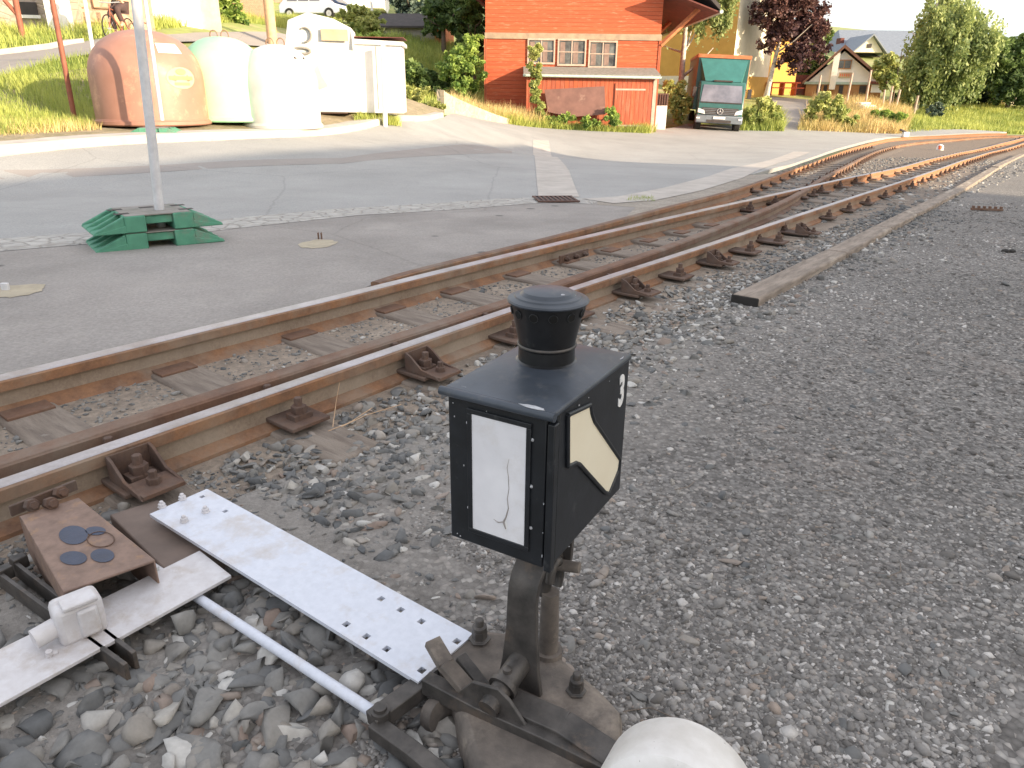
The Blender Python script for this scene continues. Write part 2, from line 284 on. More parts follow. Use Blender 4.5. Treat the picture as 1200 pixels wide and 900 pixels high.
# ------------------------------------------------------------ mesh builder
class MB:
    def __init__(s): s.v=[];s.f=[];s.M=Matrix.Identity(4);s.mi=[];s.cur=0
    def add(s,vs,fs):
        o=len(s.v)
        for p in vs: s.v.append(tuple(s.M@Vector(p)))
        for f in fs: s.f.append(tuple(i+o for i in f)); s.mi.append(s.cur)
    def box(s,c,d,rz=0,rx=0,ry=0):
        m=Matrix.Translation(c)@Matrix.Rotation(rz,4,'Z')@Matrix.Rotation(ry,4,'Y')@Matrix.Rotation(rx,4,'X')
        vs=[m@Vector((x*d[0]/2,y*d[1]/2,z*d[2]/2)) for x in(-1,1) for y in(-1,1) for z in(-1,1)]
        s.add(vs,[(0,1,3,2),(4,6,7,5),(0,4,5,1),(2,3,7,6),(0,2,6,4),(1,5,7,3)])
    def bx(s,x0,x1,y0,y1,z0,z1): s.box(((x0+x1)/2,(y0+y1)/2,(z0+z1)/2),(abs(x1-x0),abs(y1-y0),abs(z1-z0)))
    def prism(s,poly,vec):
        "closed polygon (3D points) extruded along vec"
        n=len(poly);vec=Vector(vec);a=[Vector(p) for p in poly];b=[p+vec for p in a]
        s.add(a+b,[tuple(range(n))[::-1],tuple(range(n,2*n))]+[(i,(i+1)%n,(i+1)%n+n,i+n) for i in range(n)])
    def tube(s,path,r,n=10,caps=True):
        P=[Vector(p) for p in path]; k=len(P); rs=r if isinstance(r,(list,tuple)) else [r]*k
        vs=[];up=None
        for i in range(k):
            d=(P[min(i+1,k-1)]-P[max(i-1,0)]).normalized()
            if up is None:
                up=Vector((0,0,1)) if abs(d.z)<.9 else Vector((1,0,0))
            a=d.cross(up).normalized(); b_=a.cross(d).normalized(); up=b_
            for j in range(n):
                t=2*PI*j/n; vs.append(P[i]+a*math.cos(t)*rs[i]+b_*math.sin(t)*rs[i])
        fs=[(i*n+j,i*n+(j+1)%n,(i+1)*n+(j+1)%n,(i+1)*n+j) for i in range(k-1) for j in range(n)]
        if caps: fs+=[tuple(range(n))[::-1],tuple(range((k-1)*n,k*n))]
        s.add(vs,fs)
    def lathe(s,prof,n=32,c=(0,0,0),caps=True):
        vs=[];k=len(prof)
        for r,z in prof:
            for j in range(n):
                t=2*PI*j/n; vs.append((c[0]+r*math.cos(t),c[1]+r*math.sin(t),c[2]+z))
        fs=[(i*n+j,i*n+(j+1)%n,(i+1)*n+(j+1)%n,(i+1)*n+j) for i in range(k-1) for j in range(n)]
        if caps: fs+=[tuple(range(n))[::-1],tuple(range((k-1)*n,k*n))]
        s.add(vs,fs)
    def sweep(s,prof,path,caps=True):
        "prof: (side, up) points, path: 3D points; side is to the right of travel"
        P=[Vector(p) for p in path];k=len(P);n=len(prof);vs=[]
        for i in range(k):
            d=(P[min(i+1,k-1)]-P[max(i-1,0)]);d.z=0;d.normalize();r=Vector((d.y,-d.x,0))
            for a,b_ in prof: vs.append(P[i]+r*a+Vector((0,0,b_)))
        fs=[(i*n+j,i*n+(j+1)%n,(i+1)*n+(j+1)%n,(i+1)*n+j) for i in range(k-1) for j in range(n)]
        if caps: fs+=[tuple(range(n)),tuple(range((k-1)*n,k*n))[::-1]]
        s.add(vs,fs)
    def build(s,name,mat,parent=None,smooth=None,bevel=0,label=None,mats=None,world=False):
        me=bpy.data.meshes.new(name); me.from_pydata(s.v,[],s.f)
        for m in (mats or [mat]): me.materials.append(m if not isinstance(m,str) else MAT[m])
        if mats: me.polygons.foreach_set('material_index',s.mi)
        bm=bmesh.new(); bm.from_mesh(me); bmesh.ops.recalc_face_normals(bm,faces=bm.faces); bm.to_mesh(me); bm.free()
        if smooth: me.shade_smooth(); me.set_sharp_from_angle(angle=R(smooth))
        o=bpy.data.objects.new(name,me); COL.objects.link(o)
        if parent is not None: o.parent=parent
        if bevel:
            b=o.modifiers.new('bevel','BEVEL'); b.width=bevel; b.segments=2; b.limit_method='ANGLE'; b.angle_limit=R(40)
            me.shade_smooth(); me.set_sharp_from_angle(angle=R(50)); b.harden_normals=False
        if label: o['label']=label
        return o
def tag(o,label=None,cat=None,group=None,kind=None):
    if label: o['label']=label
    if cat: o['category']=cat
    if group: o['group']=group
    if kind: o['kind']=kind
    return o
def thing(name,label,cat,loc=(0,0,0),rz=0,group=None,rot=None):
    o=bpy.data.objects.new(name,None); COL.objects.link(o); o.location=loc
    o.rotation_euler=rot or (0,0,rz); o.empty_display_size=.2
    return tag(o,label,cat,group)
def dup(root,loc,rz,label,rot=None):
    r=root.copy(); COL.objects.link(r); r.location=loc; r.rotation_euler=rot or (0,0,rz); r['label']=label
    for ch in list(root.children):
        c=ch.copy(); COL.objects.link(c); c.parent=r
        for gch in list(ch.children):
            d=gch.copy(); COL.objects.link(d); d.parent=c
    return r
def boxpart(name,c,d,mat,parent,**k):
    m=MB(); m.box(c,d,k.pop('rz',0),k.pop('rx',0),k.pop('ry',0)); return m.build(name,mat,parent,**k)
def setmesh(name,V,Fc,mat,tone=None,parent=None,smooth=False):
    "fast mesh from arrays; V (n,3), Fc (m,k) faces, tone per vertex"
    me=bpy.data.meshes.new(name); k=Fc.shape[1]
    me.vertices.add(len(V)); me.vertices.foreach_set('co',V.astype(np.float32).ravel())
    me.loops.add(Fc.size); me.loops.foreach_set('vertex_index',Fc.astype(np.int32).ravel())
    me.polygons.add(len(Fc)); me.polygons.foreach_set('loop_start',np.arange(0,Fc.size,k,dtype=np.int32)); me.polygons.foreach_set('loop_total',np.full(len(Fc),k,dtype=np.int32))
    me.update(calc_edges=True)
    if tone is not None:
        a=me.attributes.new('tone','FLOAT','POINT'); a.data.foreach_set('value',tone.astype(np.float32))
    me.materials.append(MAT[mat] if isinstance(mat,str) else mat)
    o=bpy.data.objects.new(name,me); COL.objects.link(o)
    if parent is not None:o.parent=parent
    return o
# ------------------------------------------------------------ sheets on the terrain
def sheet(name,poly,off,mat,step=.5,skirt=0.0,kind='structure'):
    bm=bmesh.new(); q_=[]
    for p in poly:
        if not q_ or math.hypot(p[0]-q_[-1][0],p[1]-q_[-1][1])>.01: q_.append(p)
    poly=q_; vs=[bm.verts.new((p[0],p[1],0)) for p in poly]
    from mathutils.geometry import tessellate_polygon
    for tri in tessellate_polygon([[Vector((p[0],p[1],0)) for p in poly]]):
        try: bm.faces.new([vs[i] for i in tri])
        except ValueError: pass
    xs=[p[0] for p in poly];ys=[p[1] for p in poly]
    for ax,(lo,hi) in ((0,(min(xs),max(xs))),(1,(min(ys),max(ys)))):
        a=math.ceil(lo/step)*step
        while a<hi:
            no=(1,0,0) if ax==0 else (0,1,0); co=(a,0,0) if ax==0 else (0,a,0)
            bmesh.ops.bisect_plane(bm,geom=bm.verts[:]+bm.edges[:]+bm.faces[:],plane_co=co,plane_no=no,dist=1e-5); a+=step
    bmesh.ops.triangulate(bm,faces=bm.faces[:])
    if skirt:
        be=[e for e in bm.edges if e.is_boundary]; r=bmesh.ops.extrude_edge_only(bm,edges=be)
        low=set(v for v in r['geom'] if isinstance(v,bmesh.types.BMVert))
    else: low=set()
    V=list(bm.verts); Z=garr([v.co.x for v in V],[v.co.y for v in V])
    for v,z in zip(V,Z): v.co.z=z+off-(skirt if v in low else 0)
    bmesh.ops.recalc_face_normals(bm,faces=bm.faces[:])
    me=bpy.data.meshes.new(name); bm.to_mesh(me); bm.free()
    if not skirt:
        for pl in me.polygons:
            pass
    me.materials.append(MAT[mat]); o=bpy.data.objects.new(name,me); COL.objects.link(o); o['kind']=kind; return o
def grid_axis(lo,a,b,hi,step):
    out=list(np.arange(a,b+1e-6,step)); x=b;s=step
    while x<hi: s*=1.35; x+=s; out.append(x)
    x=a;s=step
    while x>lo: s*=1.35; x-=s; out.insert(0,x)
    return np.array(out)
gx=grid_axis(-1500,-32,46,1800,.5); gy=grid_axis(-400,-6,66,2500,.5)
XX,YY=np.meshgrid(gx,gy,indexing='ij'); ZZ=garr(XX,YY); nx,ny=XX.shape
V=np.stack([XX.ravel(),YY.ravel(),ZZ],1)
ii,jj=np.meshgrid(np.arange(nx-1),np.arange(ny-1),indexing='ij'); q=(ii*ny+jj).ravel()
Q=np.stack([q,q+ny,q+ny+1,q+1],1)
MAT['ground']=M('rough_grass_ground',(.27,.33,.10),(.20,.22,.08),1.5,.95,0,14,.6,.03,c3=(.36,.31,.17),s3=.6,t3=.52,w3=.15)
gr=setmesh('ground',V,Q,'ground'); gr['kind']='structure'
gr.data.shade_smooth()
# ------------------------------------------------------------ track frame
_a=G(0,567,.13);_b=G(780,303,.13); U=(_b-_a).normalized(); VD=Vector((U.y,-U.x,0)); O0=Vector((_a.x,_a.y,0)); AZ=math.atan2(U.y,U.x)
def T(u,v,z=0.0,onground=False):
    P=O0+U*u+VD*v
    return Vector((P.x,P.y,z+(g(P.x,P.y) if onground else 0)))
def resample(P,step):
    out=[P[0]];
    for a,b in zip(P[:-1],P[1:]):
        L=(b-a).length; k=max(1,int(L/step))
        for i in range(1,k+1): out.append(a.lerp(b,i/k))
    return out
def smoothp(P,it=2):
    for _ in range(it):
        Q_=[P[0]]
        for a,b in zip(P[:-1],P[1:]): Q_+= [a.lerp(b,.25),a.lerp(b,.75)]
        P=Q_+[P[-1]]
    return P
def railpath(pl,hz,prefix=[]):
    P=[Vector((q.x,q.y,0)) for q in (gnd(x,y,hz) for x,y in pl)]
    P=smoothp(P,2); P=[Vector(p) for p in prefix]+P
    P=resample(P,.6)
    z=garr([p.x for p in P],[p.y for p in P])
    return [Vector((p.x,p.y,zz)) for p,zz in zip(P,z)]
RH=.13
def rail(label,path,h=RH,mat='rust',head=.032,foot=.055,top='head',base=0.0):
    prof=[(-foot,0),(foot,0),(foot,.012),(.012,.026),(.009,h-.036),(head,h-.03),(head,h-.006),(head-.008,h)]
    full=prof+[(-x,z) for x,z in prof[::-1][:-1]][0:0]
    full=[(-foot,base),(foot,base),(foot,.016+base*.5),(.012,.034),(.009,h-.048),(head-.002,h-.038),(head,h-.005),(head-.007,h),(-head+.007,h),(-head,h-.005),(-head+.002,h-.038),(-.009,h-.048),(-.012,.034),(-foot,.016+base*.5)]
    t=thing('rail',label,'rail',group=None)
    m=MB(); m.sweep(full,path); nP=len(full)
    for k_ in range((len(path)-1)*nP):
        if k_%nP in (3,11): m.mi[k_]=1
    m.build('rail_profile',None,t,mats=[mat,'webdust'])
    m=MB(); w=head-.006; m.sweep([(-w,h+.0005),(w,h+.0005),(w*.8,h+.0022),(-w*.8,h+.0022)],path); m.build('running_surface',top,t)
    return t
ext=lambda P0,P1,d: P0+(P0-P1).normalized()*d
Dp=[T(-1.5,0),T(0,0),T(3.56,0.0)]
Dfar=[(864,276),(969,241),(1056,213),(1100,198),(1142,184),(1172,175),(1200,166.5),(1240,156)]
pathD=railpath([(780,303)]+Dfar,RH,prefix=[T(-2,0),T(0,0)])
railD=rail('right-hand running rail nearest the signal lantern, polished top over rusty web',pathD)
pathB=railpath([(400,347),(780,256),(934,222),(990,209),(1040,199.5),(1076,190.5),(1118,180),(1159,170),(1200,161.5),(1240,154)],RH,prefix=[T(-2,-.83),T(.267,-.812)])
railB=rail('left-hand straight rail beside the dark asphalt, wide polished top',pathB,head=.040,foot=.088,base=-.04)
pathC=railpath([(380,422),(593,355),(667,328),(780,291),(870,256),(909,241),(941,224),(969,206),(1000,190),(1025,177),(1060,166.5),(1130,161),(1200,158.5)],RH-.012,prefix=[T(-2,-.150),T(.0,-.155)])
railC=rail('dark brown blade rail close inside the right-hand rail, curving away left',pathC,h=RH-.008,mat='rustdark',top='rustdark',head=.038)
pathA=railpath([(440,331),(480,318),(640,280),(780,243),(864,222),(915,204),(976,180),(1025,164.5),(1060,160),(1120,158),(1180,156.2)],RH)
railA=rail('outermost left curving rail, rusty, emerging from the asphalt edge',pathA,mat='rust',top='rustdark')
for r_ in (railA,railB,railC,railD): r_['group']='rails of the turnout'
# ------------------------------------------------------------ ground sheets
def P2(L): return [(p.x,p.y) for p in L]
def off_path(path,d):
    out=[]
    for i,p in enumerate(path):
        t=(path[min(i+1,len(path)-1)]-path[max(i-1,0)]); t.z=0; t.normalize(); out.append(p+Vector((t.y,-t.x,0))*d)
    return out
RO=.105
edge=[p for p in pathB if p.x< -0.65]; 
ed1=off_path(pathB,-.047); ed2=off_path(pathA,-.047)
i0=min(range(len(ed1)),key=lambda i:(ed1[i]-ed2[0]).length)
lowedge=[p for p in ed1[:i0]]+[p for p in ed2 if p.y<6.9]
cob=gline([(-60,290),(0,287),(140,276),(270,262),(400,249),(520,242),(600,236),(650,234),(700,236)],RO)
# dark apron between the cobble strip and the rails
apr=P2(lowedge)+P2(gline([(760,232),(700,236)],RO))+P2(cob[::-1])+[(-9,3.2),(-6,0)]
sheet('asphalt_apron',apr,RO-.0005,'apron',skirt=.2)
# road beyond
rd_near=P2(gline([(-260,300),(-60,290),(0,287),(140,276),(270,262),(400,249),(520,242),(600,236),(650,234),(700,236),(745,233),(800,221),(850,207)],RO))+P2([p for p in off_path(pathA,-.42) if p.y>12.2])
def PP(L): return [(W(*q).x,W(*q).y) for q in L]
rd_far=PP([(1180,154,37),(1060,154,37),(950,152,36),(900,152,35),(860,150,36.5),(805,149,37),(775,150,33),(700,149.5,31.2),(640,147,30.6),(600,143,30.3),(560,138,30),(535,136,26),(520,136,22),(490,142,19),(430,150,16.3),(340,157,13.8),(250,163,12.2),(130,170,11.2),(0,180,9.8),(-220,190,8.6)])
sheet('road',rd_near+rd_far,RO,'road',skirt=.2)
shl=[p for p in off_path(pathA,-.05) if 6.3<p.y<13.2]
sheet('track_shoulder',P2(shl)+P2(gline([(850,207),(800,221),(745,233),(700,236),(700,240),(745,243)],RO)),RO+.001,'shoulder')
def ribbon(path,w,step=.35):
    P=resample([Vector((p.x,p.y,0)) for p in path],step); return P2(off_path(P,-w/2))+P2(off_path(P,w/2))[::-1]
sheet('cobble_strip',ribbon(cob,.55),RO+.002,'cobble')
sheet('cobble_path',ribbon(gline([(700,236),(745,233),(800,222),(850,208),(900,191),(940,178)],RO),.5),RO+.006,'concrete')
sheet('concrete_channel',P2(gline([(624.5,164),(628,200),(631,231),(679,231),(667,200),(657,188),(643,165)],RO)),RO+.005,'concrete')
# thin band of warmer grey along the road
sheet('road_band',P2(gline([(-40,199),(200,193),(400,185.5),(600,177),(600,180),(400,192),(200,201),(-40,209)],RO)),RO+.003,'backroad')
# track bed and gravel yard
bed=P2(off_path(pathD,.75))[::-1]
tb=P2(off_path(pathA,-.3)); 
trk=[(-6,-2),(-6,0)]+P2(off_path(pathB,-.06)[:6])+P2(off_path(pathA,-.25))+P2(off_path(pathD,.75))[::-1]
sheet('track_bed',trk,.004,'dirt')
# wear strip where the road meets the curve
yard=[(T(-1.9,.22).x,T(-1.9,.22).y),(T(.9,.34).x,T(.9,.34).y),(T(2.4,.52).x,T(2.4,.52).y)]+P2([p for p in off_path(pathD,.64) if p.y>4.0])+[(T(1.2,.30).x,T(1.2,.30).y)][:0]+[(60,30),(60,-30),(0,-30),(-6,-3)]
sheet('gravel_yard',yard,.008,'gravel',step=.5)
# ------------------------------------------------------------ sleepers
def sleeper_proto(kind,label):
    t=thing('sleeper',label,'railway sleeper',group='sleepers under the turnout')
    L=2.0 if kind!='far' else 2.3
    m=MB(); m.box((-.34,0,-.022),(L-.55,.19,.075),rz=0); m.build('beam','sleeper',t,bevel=.012)
    p=MB(); p.box((.0,0,.042),(.30,.15,.014)); p.build('base_plate','fasten',t,bevel=.003)
    for sx in (.085,-.085):
        b=MB(); b.box((sx,0,.056),(.05,.07,.022)); b.lathe([(.026,.066),(.026,.092),(.014,.093),(.014,.118),(.0125,.121)],6,(sx,0,0)); o=b.build('bolt','fasten',t,bevel=.0015)
    if kind=='brace':
        b=MB()
        for sy in (-.062,.054):
            b.prism([(.04,sy,.05),(.22,sy,.05),(.20,sy,.062),(.12,sy,.072),(.06,sy,.115),(.036,sy,.122)],(0,.009,0))
        b.prism([(.034,-.062,.05),(.034,-.062,.122),(.034,.063,.122),(.034,.063,.05)],(.006,0,0))
        b.box((.17,0,.056),(.1,.115,.012))
        b.lathe([(.02,.06),(.02,.08),(.012,.08),(.012,.1)],6,(.165,0,0))
        b.build('rail_brace','fasten',t,bevel=.0015)
    if kind!='two':
        p=MB(); p.box((-.735,0,.018),(.09,.15,.014)); p.build('base_plate','rustdark',t,bevel=.003); return t
    p=MB(); p.box((-.68,0,.038),(.20,.13,.014)); p.build('base_plate','fasten',t,bevel=.003)
    b=MB(); b.box((-.70,0,.056),(.06,.08,.03)); b.lathe([(.027,.066),(.027,.094),(.016,.095),(.016,.125)],6,(-.70,0,0)); b.build('bolt','fasten',t,bevel=.0015)
    return t
protoA=sleeper_proto('brace','weathered sleeper with a rusty rail brace, first one behind the perforated white plate')
protoB=sleeper_proto('bolt','weathered sleeper with a bolted chair')
protoF=sleeper_proto('two','dusty sleeper')
protoT=sleeper_proto('two','small bolted sleeper far along the straight track')
# u positions: read from the photo
near=[(.30,'b'),(.83,'n'),(1.42,'b'),(1.98,'n'),(2.47,'n'),(3.05,'b'),(3.6,'n'),(4.15,'b'),(4.72,'n'),(5.3,'n'),(5.9,'b')]
def angle_at(path,P):
    i=min(range(len(path)),key=lambda i:(path[i].xy-P.xy).length); a=path[max(i-1,0)];b=path[min(i+1,len(path)-1)]; return math.atan2(b.y-a.y,b.x-a.x)
usedA=usedB=False
ordn=['first','second','third','fourth','fifth','sixth','seventh','eighth','ninth','tenth','eleventh']
for i,(u,k) in enumerate(near):
    P=T(u,0); P.z=g(P.x,P.y)
    lb='%s sleeper from the left beneath the right-hand rail, %s'%(ordn[i],'with a rusty rail brace' if k=='b' else 'with bolted chair')
    if k=='b':
        if not usedA: protoA.location=P; protoA.rotation_euler=(0,0,AZ-PI/2); protoA['label']=lb; usedA=True
        else: dup(protoA,P,AZ-PI/2,lb)
    else:
        if not usedB: protoB.location=P; protoB.rotation_euler=(0,0,AZ-PI/2); protoB['label']=lb; usedB=True
        else: dup(protoB,P,AZ-PI/2,lb)
# farther on: plain sleepers with bolts follow rail D
arc=0;nextu=6.5;k=0;acc=0
for a,b in zip(pathD[:-1],pathD[1:]):
    L=(b-a).length
    ua=(a-O0).dot(U)
    if ua<6.2: continue
    
    acc+=L
    if acc>=.6:
        acc=0;k+=1
        if k>46: break
        ang=math.atan2(b.y-a.y,b.x-a.x)-PI/2
        if k==1: protoT.location=b; protoT.rotation_euler=(0,0,ang)
        else: dup(protoT,(b.x,b.y,b.z),ang,'small bolted sleeper far along the straight track')
acc=0;k=0;first=True
for a,b in zip(pathC[:-1],pathC[1:]):
    ua=(a-O0).dot(U)
    if ua<8.5: continue
    acc+=(b-a).length
    if acc>=.6:
        acc=0;k+=1
        if k>30: break
        ang=math.atan2(b.y-a.y,b.x-a.x)-PI/2
        if first: protoF.location=b; protoF.rotation_euler=(0,0,ang); protoF['label']='plain dusty sleeper under the track curving away to the left'; first=False
        else: dup(protoF,(b.x,b.y,b.z),ang,'plain dusty sleeper under the track curving away to the left')
# concrete blocks between the rails left side
for i,(px,py) in enumerate([(58,500),(150,432)][:0]): pass
# timber edging
pl=[(864,346),(972,292),(1027,263),(1058,247),(1112,220),(1158,193),(1190,178)]
gp=[gnd(x+8,y+3,.05) for x,y in pl]
for i,(a,b) in enumerate(zip(gp[:-1],gp[1:])):
    d=(b-a);d.z=0;L=d.length;rz=math.atan2(d.y,d.x); mid=(a+b)/2; z=g(mid.x,mid.y)
    sl=(g(b.x,b.y)-g(a.x,a.y))/L
    t=thing('timber_edging',['squared timber with black tarred end nearest the camera beside the track','second timber beam of the edging row beside the gravel','third timber beam of the edging row','fourth timber beam of the edging row','fifth timber beam of the edging row, in sunlight','farthest timber beam of the edging row'][i],'timber beam',(mid.x,mid.y,z-.045),rot=(0,-math.atan(sl),rz),group='timber beams edging the gravel')
    m=MB(); m.box((0,0,.045),(L-.03,.155,.11)); m.build('beam','plank',t,bevel=.014)
    if i==0:
        m=MB(); m.box((-L/2+.012,0,.045),(.012,.153,.106)); m.build('tarred_end','plankend',t,bevel=.012)

# rail joint fishplates and bolts
def bolts_on(path,pxs,hz,side,label):
    pass
t=thing('fishplate','bolted joint plate on the inner side of the left-hand rail','fishplate')
Pj=gnd(655,296,.06); u=(Pj-O0).dot(U); m=MB(); m.M=Matrix.Translation(T(u,-.735,g(Pj.x,Pj.y)+.055))@Matrix.Rotation(AZ,4,'Z')
m.box((0,0,0),(.34,.014,.05)); m.build('plate','fasten',t)
for dx in (-.11,0.0,.11):
    m=MB(); m.M=Matrix.Translation(T(u+dx,-.735,g(Pj.x,Pj.y)+.055))@Matrix.Rotation(AZ,4,'Z')@Matrix.Rotation(PI/2,4,'X'); m.lathe([(.017,.0),(.017,.028),(.009,.029),(.009,.045)],6); m.build('bolt','fasten',t)
# ------------------------------------------------------------ stones
def icoarr(sub=1):
    bm=bmesh.new(); bmesh.ops.create_icosphere(bm,subdivisions=sub,radius=1)
    V=np.array([v.co[:] for v in bm.verts]);Fa=np.array([[v.index for v in f.verts] for f in bm.faces]); bm.free(); return V,Fa
ICO={1:icoarr(1),2:icoarr(2)}
def inpoly(x,y,poly):
    r=np.zeros(len(x),bool);n=len(poly);j=n-1
    for i in range(n):
        xi,yi=poly[i];xj,yj=poly[j]
        if yi!=yj:
            c=((yi>y)!=(yj>y))&(x<(xj-xi)*(y-yi)/(yj-yi)+xi); r^=c
        j=i
    return r
def stones(name,label,cat,x,y,size,mat,flat=.6,sink=.25,extra=0,nt_=16,sub=1):
    IV,IF=ICO[sub]; nt_=16 if sub==1 else 40
    n=len(x); z=garr(x,y)+extra
    tm=[]
    for k in range(nt_):
        v=IV*1.5+RNG.uniform(-.12,.12,IV.shape)*(1 if sub==1 else .15)
        for _ in range(11 if sub==2 else 5):
            nn=RNG.normal(0,1,3); nn/=np.linalg.norm(nn); dd=RNG.uniform(.42,.80) if sub==2 else RNG.uniform(.5,.9); ov=np.maximum(0,v@nn-dd); v=v-ov[:,None]*nn
        tm.append(v)
    tm=np.array(tm); k=RNG.integers(0,nt_,n)
    v=tm[k]*np.stack([np.ones(n),RNG.uniform(.6,1,n),RNG.uniform(min(.4,flat*.6),flat,n)],1)[:,None,:]
    # random tilt + yaw
    a=RNG.uniform(0,2*PI,n);b=RNG.normal(0,.35,n)
    ca,sa,cb,sb=np.cos(a),np.sin(a),np.cos(b),np.sin(b)
    X=v[:,:,0];Y=v[:,:,1];Zv=v[:,:,2]
    Y2=Y*cb[:,None]-Zv*sb[:,None];Z2=Y*sb[:,None]+Zv*cb[:,None]
    X3=X*ca[:,None]-Y2*sa[:,None];Y3=X*sa[:,None]+Y2*ca[:,None]
    s=size[:,None]/2
    Vv=np.stack([X3*s+x[:,None],Y3*s+y[:,None],Z2*s+z[:,None]+s*(.5-sink)*.6],2).reshape(-1,3)
    Ff=(IF[None]+ (np.arange(n)*len(IV))[:,None,None]).reshape(-1,3)
    fld=.10*np.sin(x*1.1+1.7*np.sin(y*.8))+.08*np.sin(y*2.3+1.3*np.cos(x*1.9)); tone=np.repeat(np.clip(RNG.uniform(0,1,n)+fld,0,1),len(IV))
    o=setmesh(name,Vv,Ff,mat,tone); tag(o,label,cat,kind='stuff'); return o
MAT['chips']=stonemat('grey_gravel_chips',[(0,(.10,.092,.086)),(.3,(.165,.156,.148)),(.6,(.225,.214,.204)),(.84,(.30,.286,.272)),(.90,(.27,.22,.185)),(.96,(.31,.298,.285)),(.99,(.35,.335,.32)),(1,(.48,.46,.44))],40)
MAT['ballast']=stonemat('ballast_stone',[(0,(.10,.105,.11)),(.3,(.16,.16,.158)),(.6,(.215,.21,.20)),(.84,(.26,.24,.215)),(.90,(.235,.18,.15)),(.95,(.36,.34,.31)),(1,(.46,.45,.43))],25)
def polar(n,r0,r1,a0=-38,a1=42,pw=1.0):
    r=r0*(r1/r0)**(RNG.uniform(0,1,n)**pw); a=np.radians(RNG.uniform(a0,a1,n)); return r*np.sin(a),r*np.cos(a),r
def uvof(x,y):
    dx=x-O0.x;dy=y-O0.y; return dx*U.x+dy*U.y, dx*VD.x+dy*VD.y
x,y,r=polar(230000,.62,11,pw=.85); u,v=uvof(x,y)
keep=(v>.36)&~((u<.62)&(v<1.75)&(u>-.4)&(v-1.2<.0))
# sparser near the trodden band just right of the track
keep&=(RNG.uniform(0,1,len(x))<np.clip((v+.22*np.sin(u*3.1)+.15*np.sin(u*9.7+v*8)-.85)/.5,.16,1)+.5*np.clip(u-2.2,0,1))
x,y,r=x[keep],y[keep],r[keep]
sz=np.clip(RNG.lognormal(math.log(.0078),.42,len(x)),.0035,.035)*np.clip(.8+r*.10,1,1.7)
stones('gravel','loose grey crushed gravel covering the yard right of the track','gravel',x,y,sz,'chips',.75,extra=.006)
# larger odd stones in the yard
x,y,r=polar(900,.8,9); u,v=uvof(x,y); k=(v>.95); x,y,r=x[k],y[k],r[k]
stones('larger_stones','scattered larger stones lying on the gravel yard','stones',x,y,np.clip(RNG.lognormal(math.log(.024),.35,len(x)),.015,.06)*np.clip(.8+r*.1,1,1.5),'ballast',.55,.5,extra=.008,sub=2)
# ballast beside the right-hand rail
n=9500; u=.15+8.8*RNG.uniform(0,1,n)**1.4; v=np.abs(RNG.normal(.38,.22,n))+.07; k=(v>.1)&(v<.95); 
k&=~((u<.5)&(v<1.3)); x=O0.x+u*U.x+v*VD.x; y=O0.y+u*U.y+v*VD.y; x,y,v,u=x[k],y[k],v[k],u[k]
stones('ballast','loose track ballast beside the right-hand rail','ballast',x,y,np.clip(RNG.lognormal(math.log(.026),.38,len(x)),.01,.06),'ballast',.9,.2,extra=.004,sub=2)
# dark coarse ballast at the bottom left
n=5200; u=RNG.uniform(-1.2,.50,n); v=RNG.uniform(.12,2.0,n); x=O0.x+u*U.x+v*VD.x; y=O0.y+u*U.y+v*VD.y
k=~((u<.12)&(v<.45)&(RNG.uniform(0,1,n)<.7)); k&=~((u>.25)&(v>1.15)); k&=~((u>.30))
k&=(RNG.uniform(0,1,n)<np.clip(.45+(v-.5)*1.2,.35,1)); k&=np.hypot(x,y)>.55
x,y=x[k],y[k]; ss=np.clip(RNG.lognormal(math.log(.047),.34,len(x)),.02,.085)
stones('coarse_ballast','coarse dark grey ballast stones at the lower left below the white bars','ballast',x,y,ss,'ballast',.95,.2,extra=.0,sub=2)
x2=RNG.uniform(-1.3,.1,9000);y2=RNG.uniform(.5,1.9,9000);u,v=uvof(x2,y2);k=(v>.07)&(v<2)&(u<.55)
stones('small_ballast_chips','small chips and grit between the coarse ballast stones','ballast',x2[k],y2[k],RNG.uniform(.008,.024,k.sum()),'ballast',.9,.3,extra=.002,sub=2)
# grit between the rails
n=7000;u=-.6+12*RNG.uniform(0,1,n)**1.3;v=RNG.uniform(-.74,-.2,n);x=O0.x+u*U.x+v*VD.x;y=O0.y+u*U.y+v*VD.y
stones('track_grit','grit and small stones between the rails','grit',x,y,np.clip(RNG.lognormal(math.log(.010),.5,n),.004,.035),'ballast',.8,.45,extra=.004)
n=5000;u=RNG.uniform(7,24,n);v=RNG.uniform(-3.2,.6,n);x=O0.x+u*U.x+v*VD.x;y=O0.y+u*U.y+v*VD.y
stones('far_ballast','brown ballast between the diverging tracks','ballast',x,y,np.clip(RNG.lognormal(math.log(.04),.4,n),.02,.09),'ballast',.7,.5,extra=.004)

# twigs and stalks blown over the gravel
m=MB()
for k in range(110):
    r_=random.uniform(.9,6)**1; a_=R(random.uniform(-5,36)); px_=r_*math.sin(a_);py_=r_*math.cos(a_)
    if (Vector((px_,py_,0))-O0).dot(VD)<1.0: continue
    L_=random.uniform(.02,.09); b_=random.uniform(0,PI); z_=g(px_,py_)+.014
    m.tube([(px_,py_,z_),(px_+L_*.5*math.cos(b_)+.004,py_+L_*.5*math.sin(b_),z_+.003),(px_+L_*math.cos(b_+.3),py_+L_*math.sin(b_+.3),z_)],random.uniform(.0006,.0014),5)
tag(m.build('twigs','sleeper'),'small dry twigs and stalks scattered over the gravel','twigs',kind='stuff')
# ------------------------------------------------------------ signal lantern
YAW=R(-30); LC=Vector((.056,1.07,0))
lan=thing('signal_lantern','black square point signal lantern with white pane, cream arrow pane and round vented chimney','signal lantern',(LC.x,LC.y,.401),YAW)
w,d,h=.174,.260,.251
m=MB()
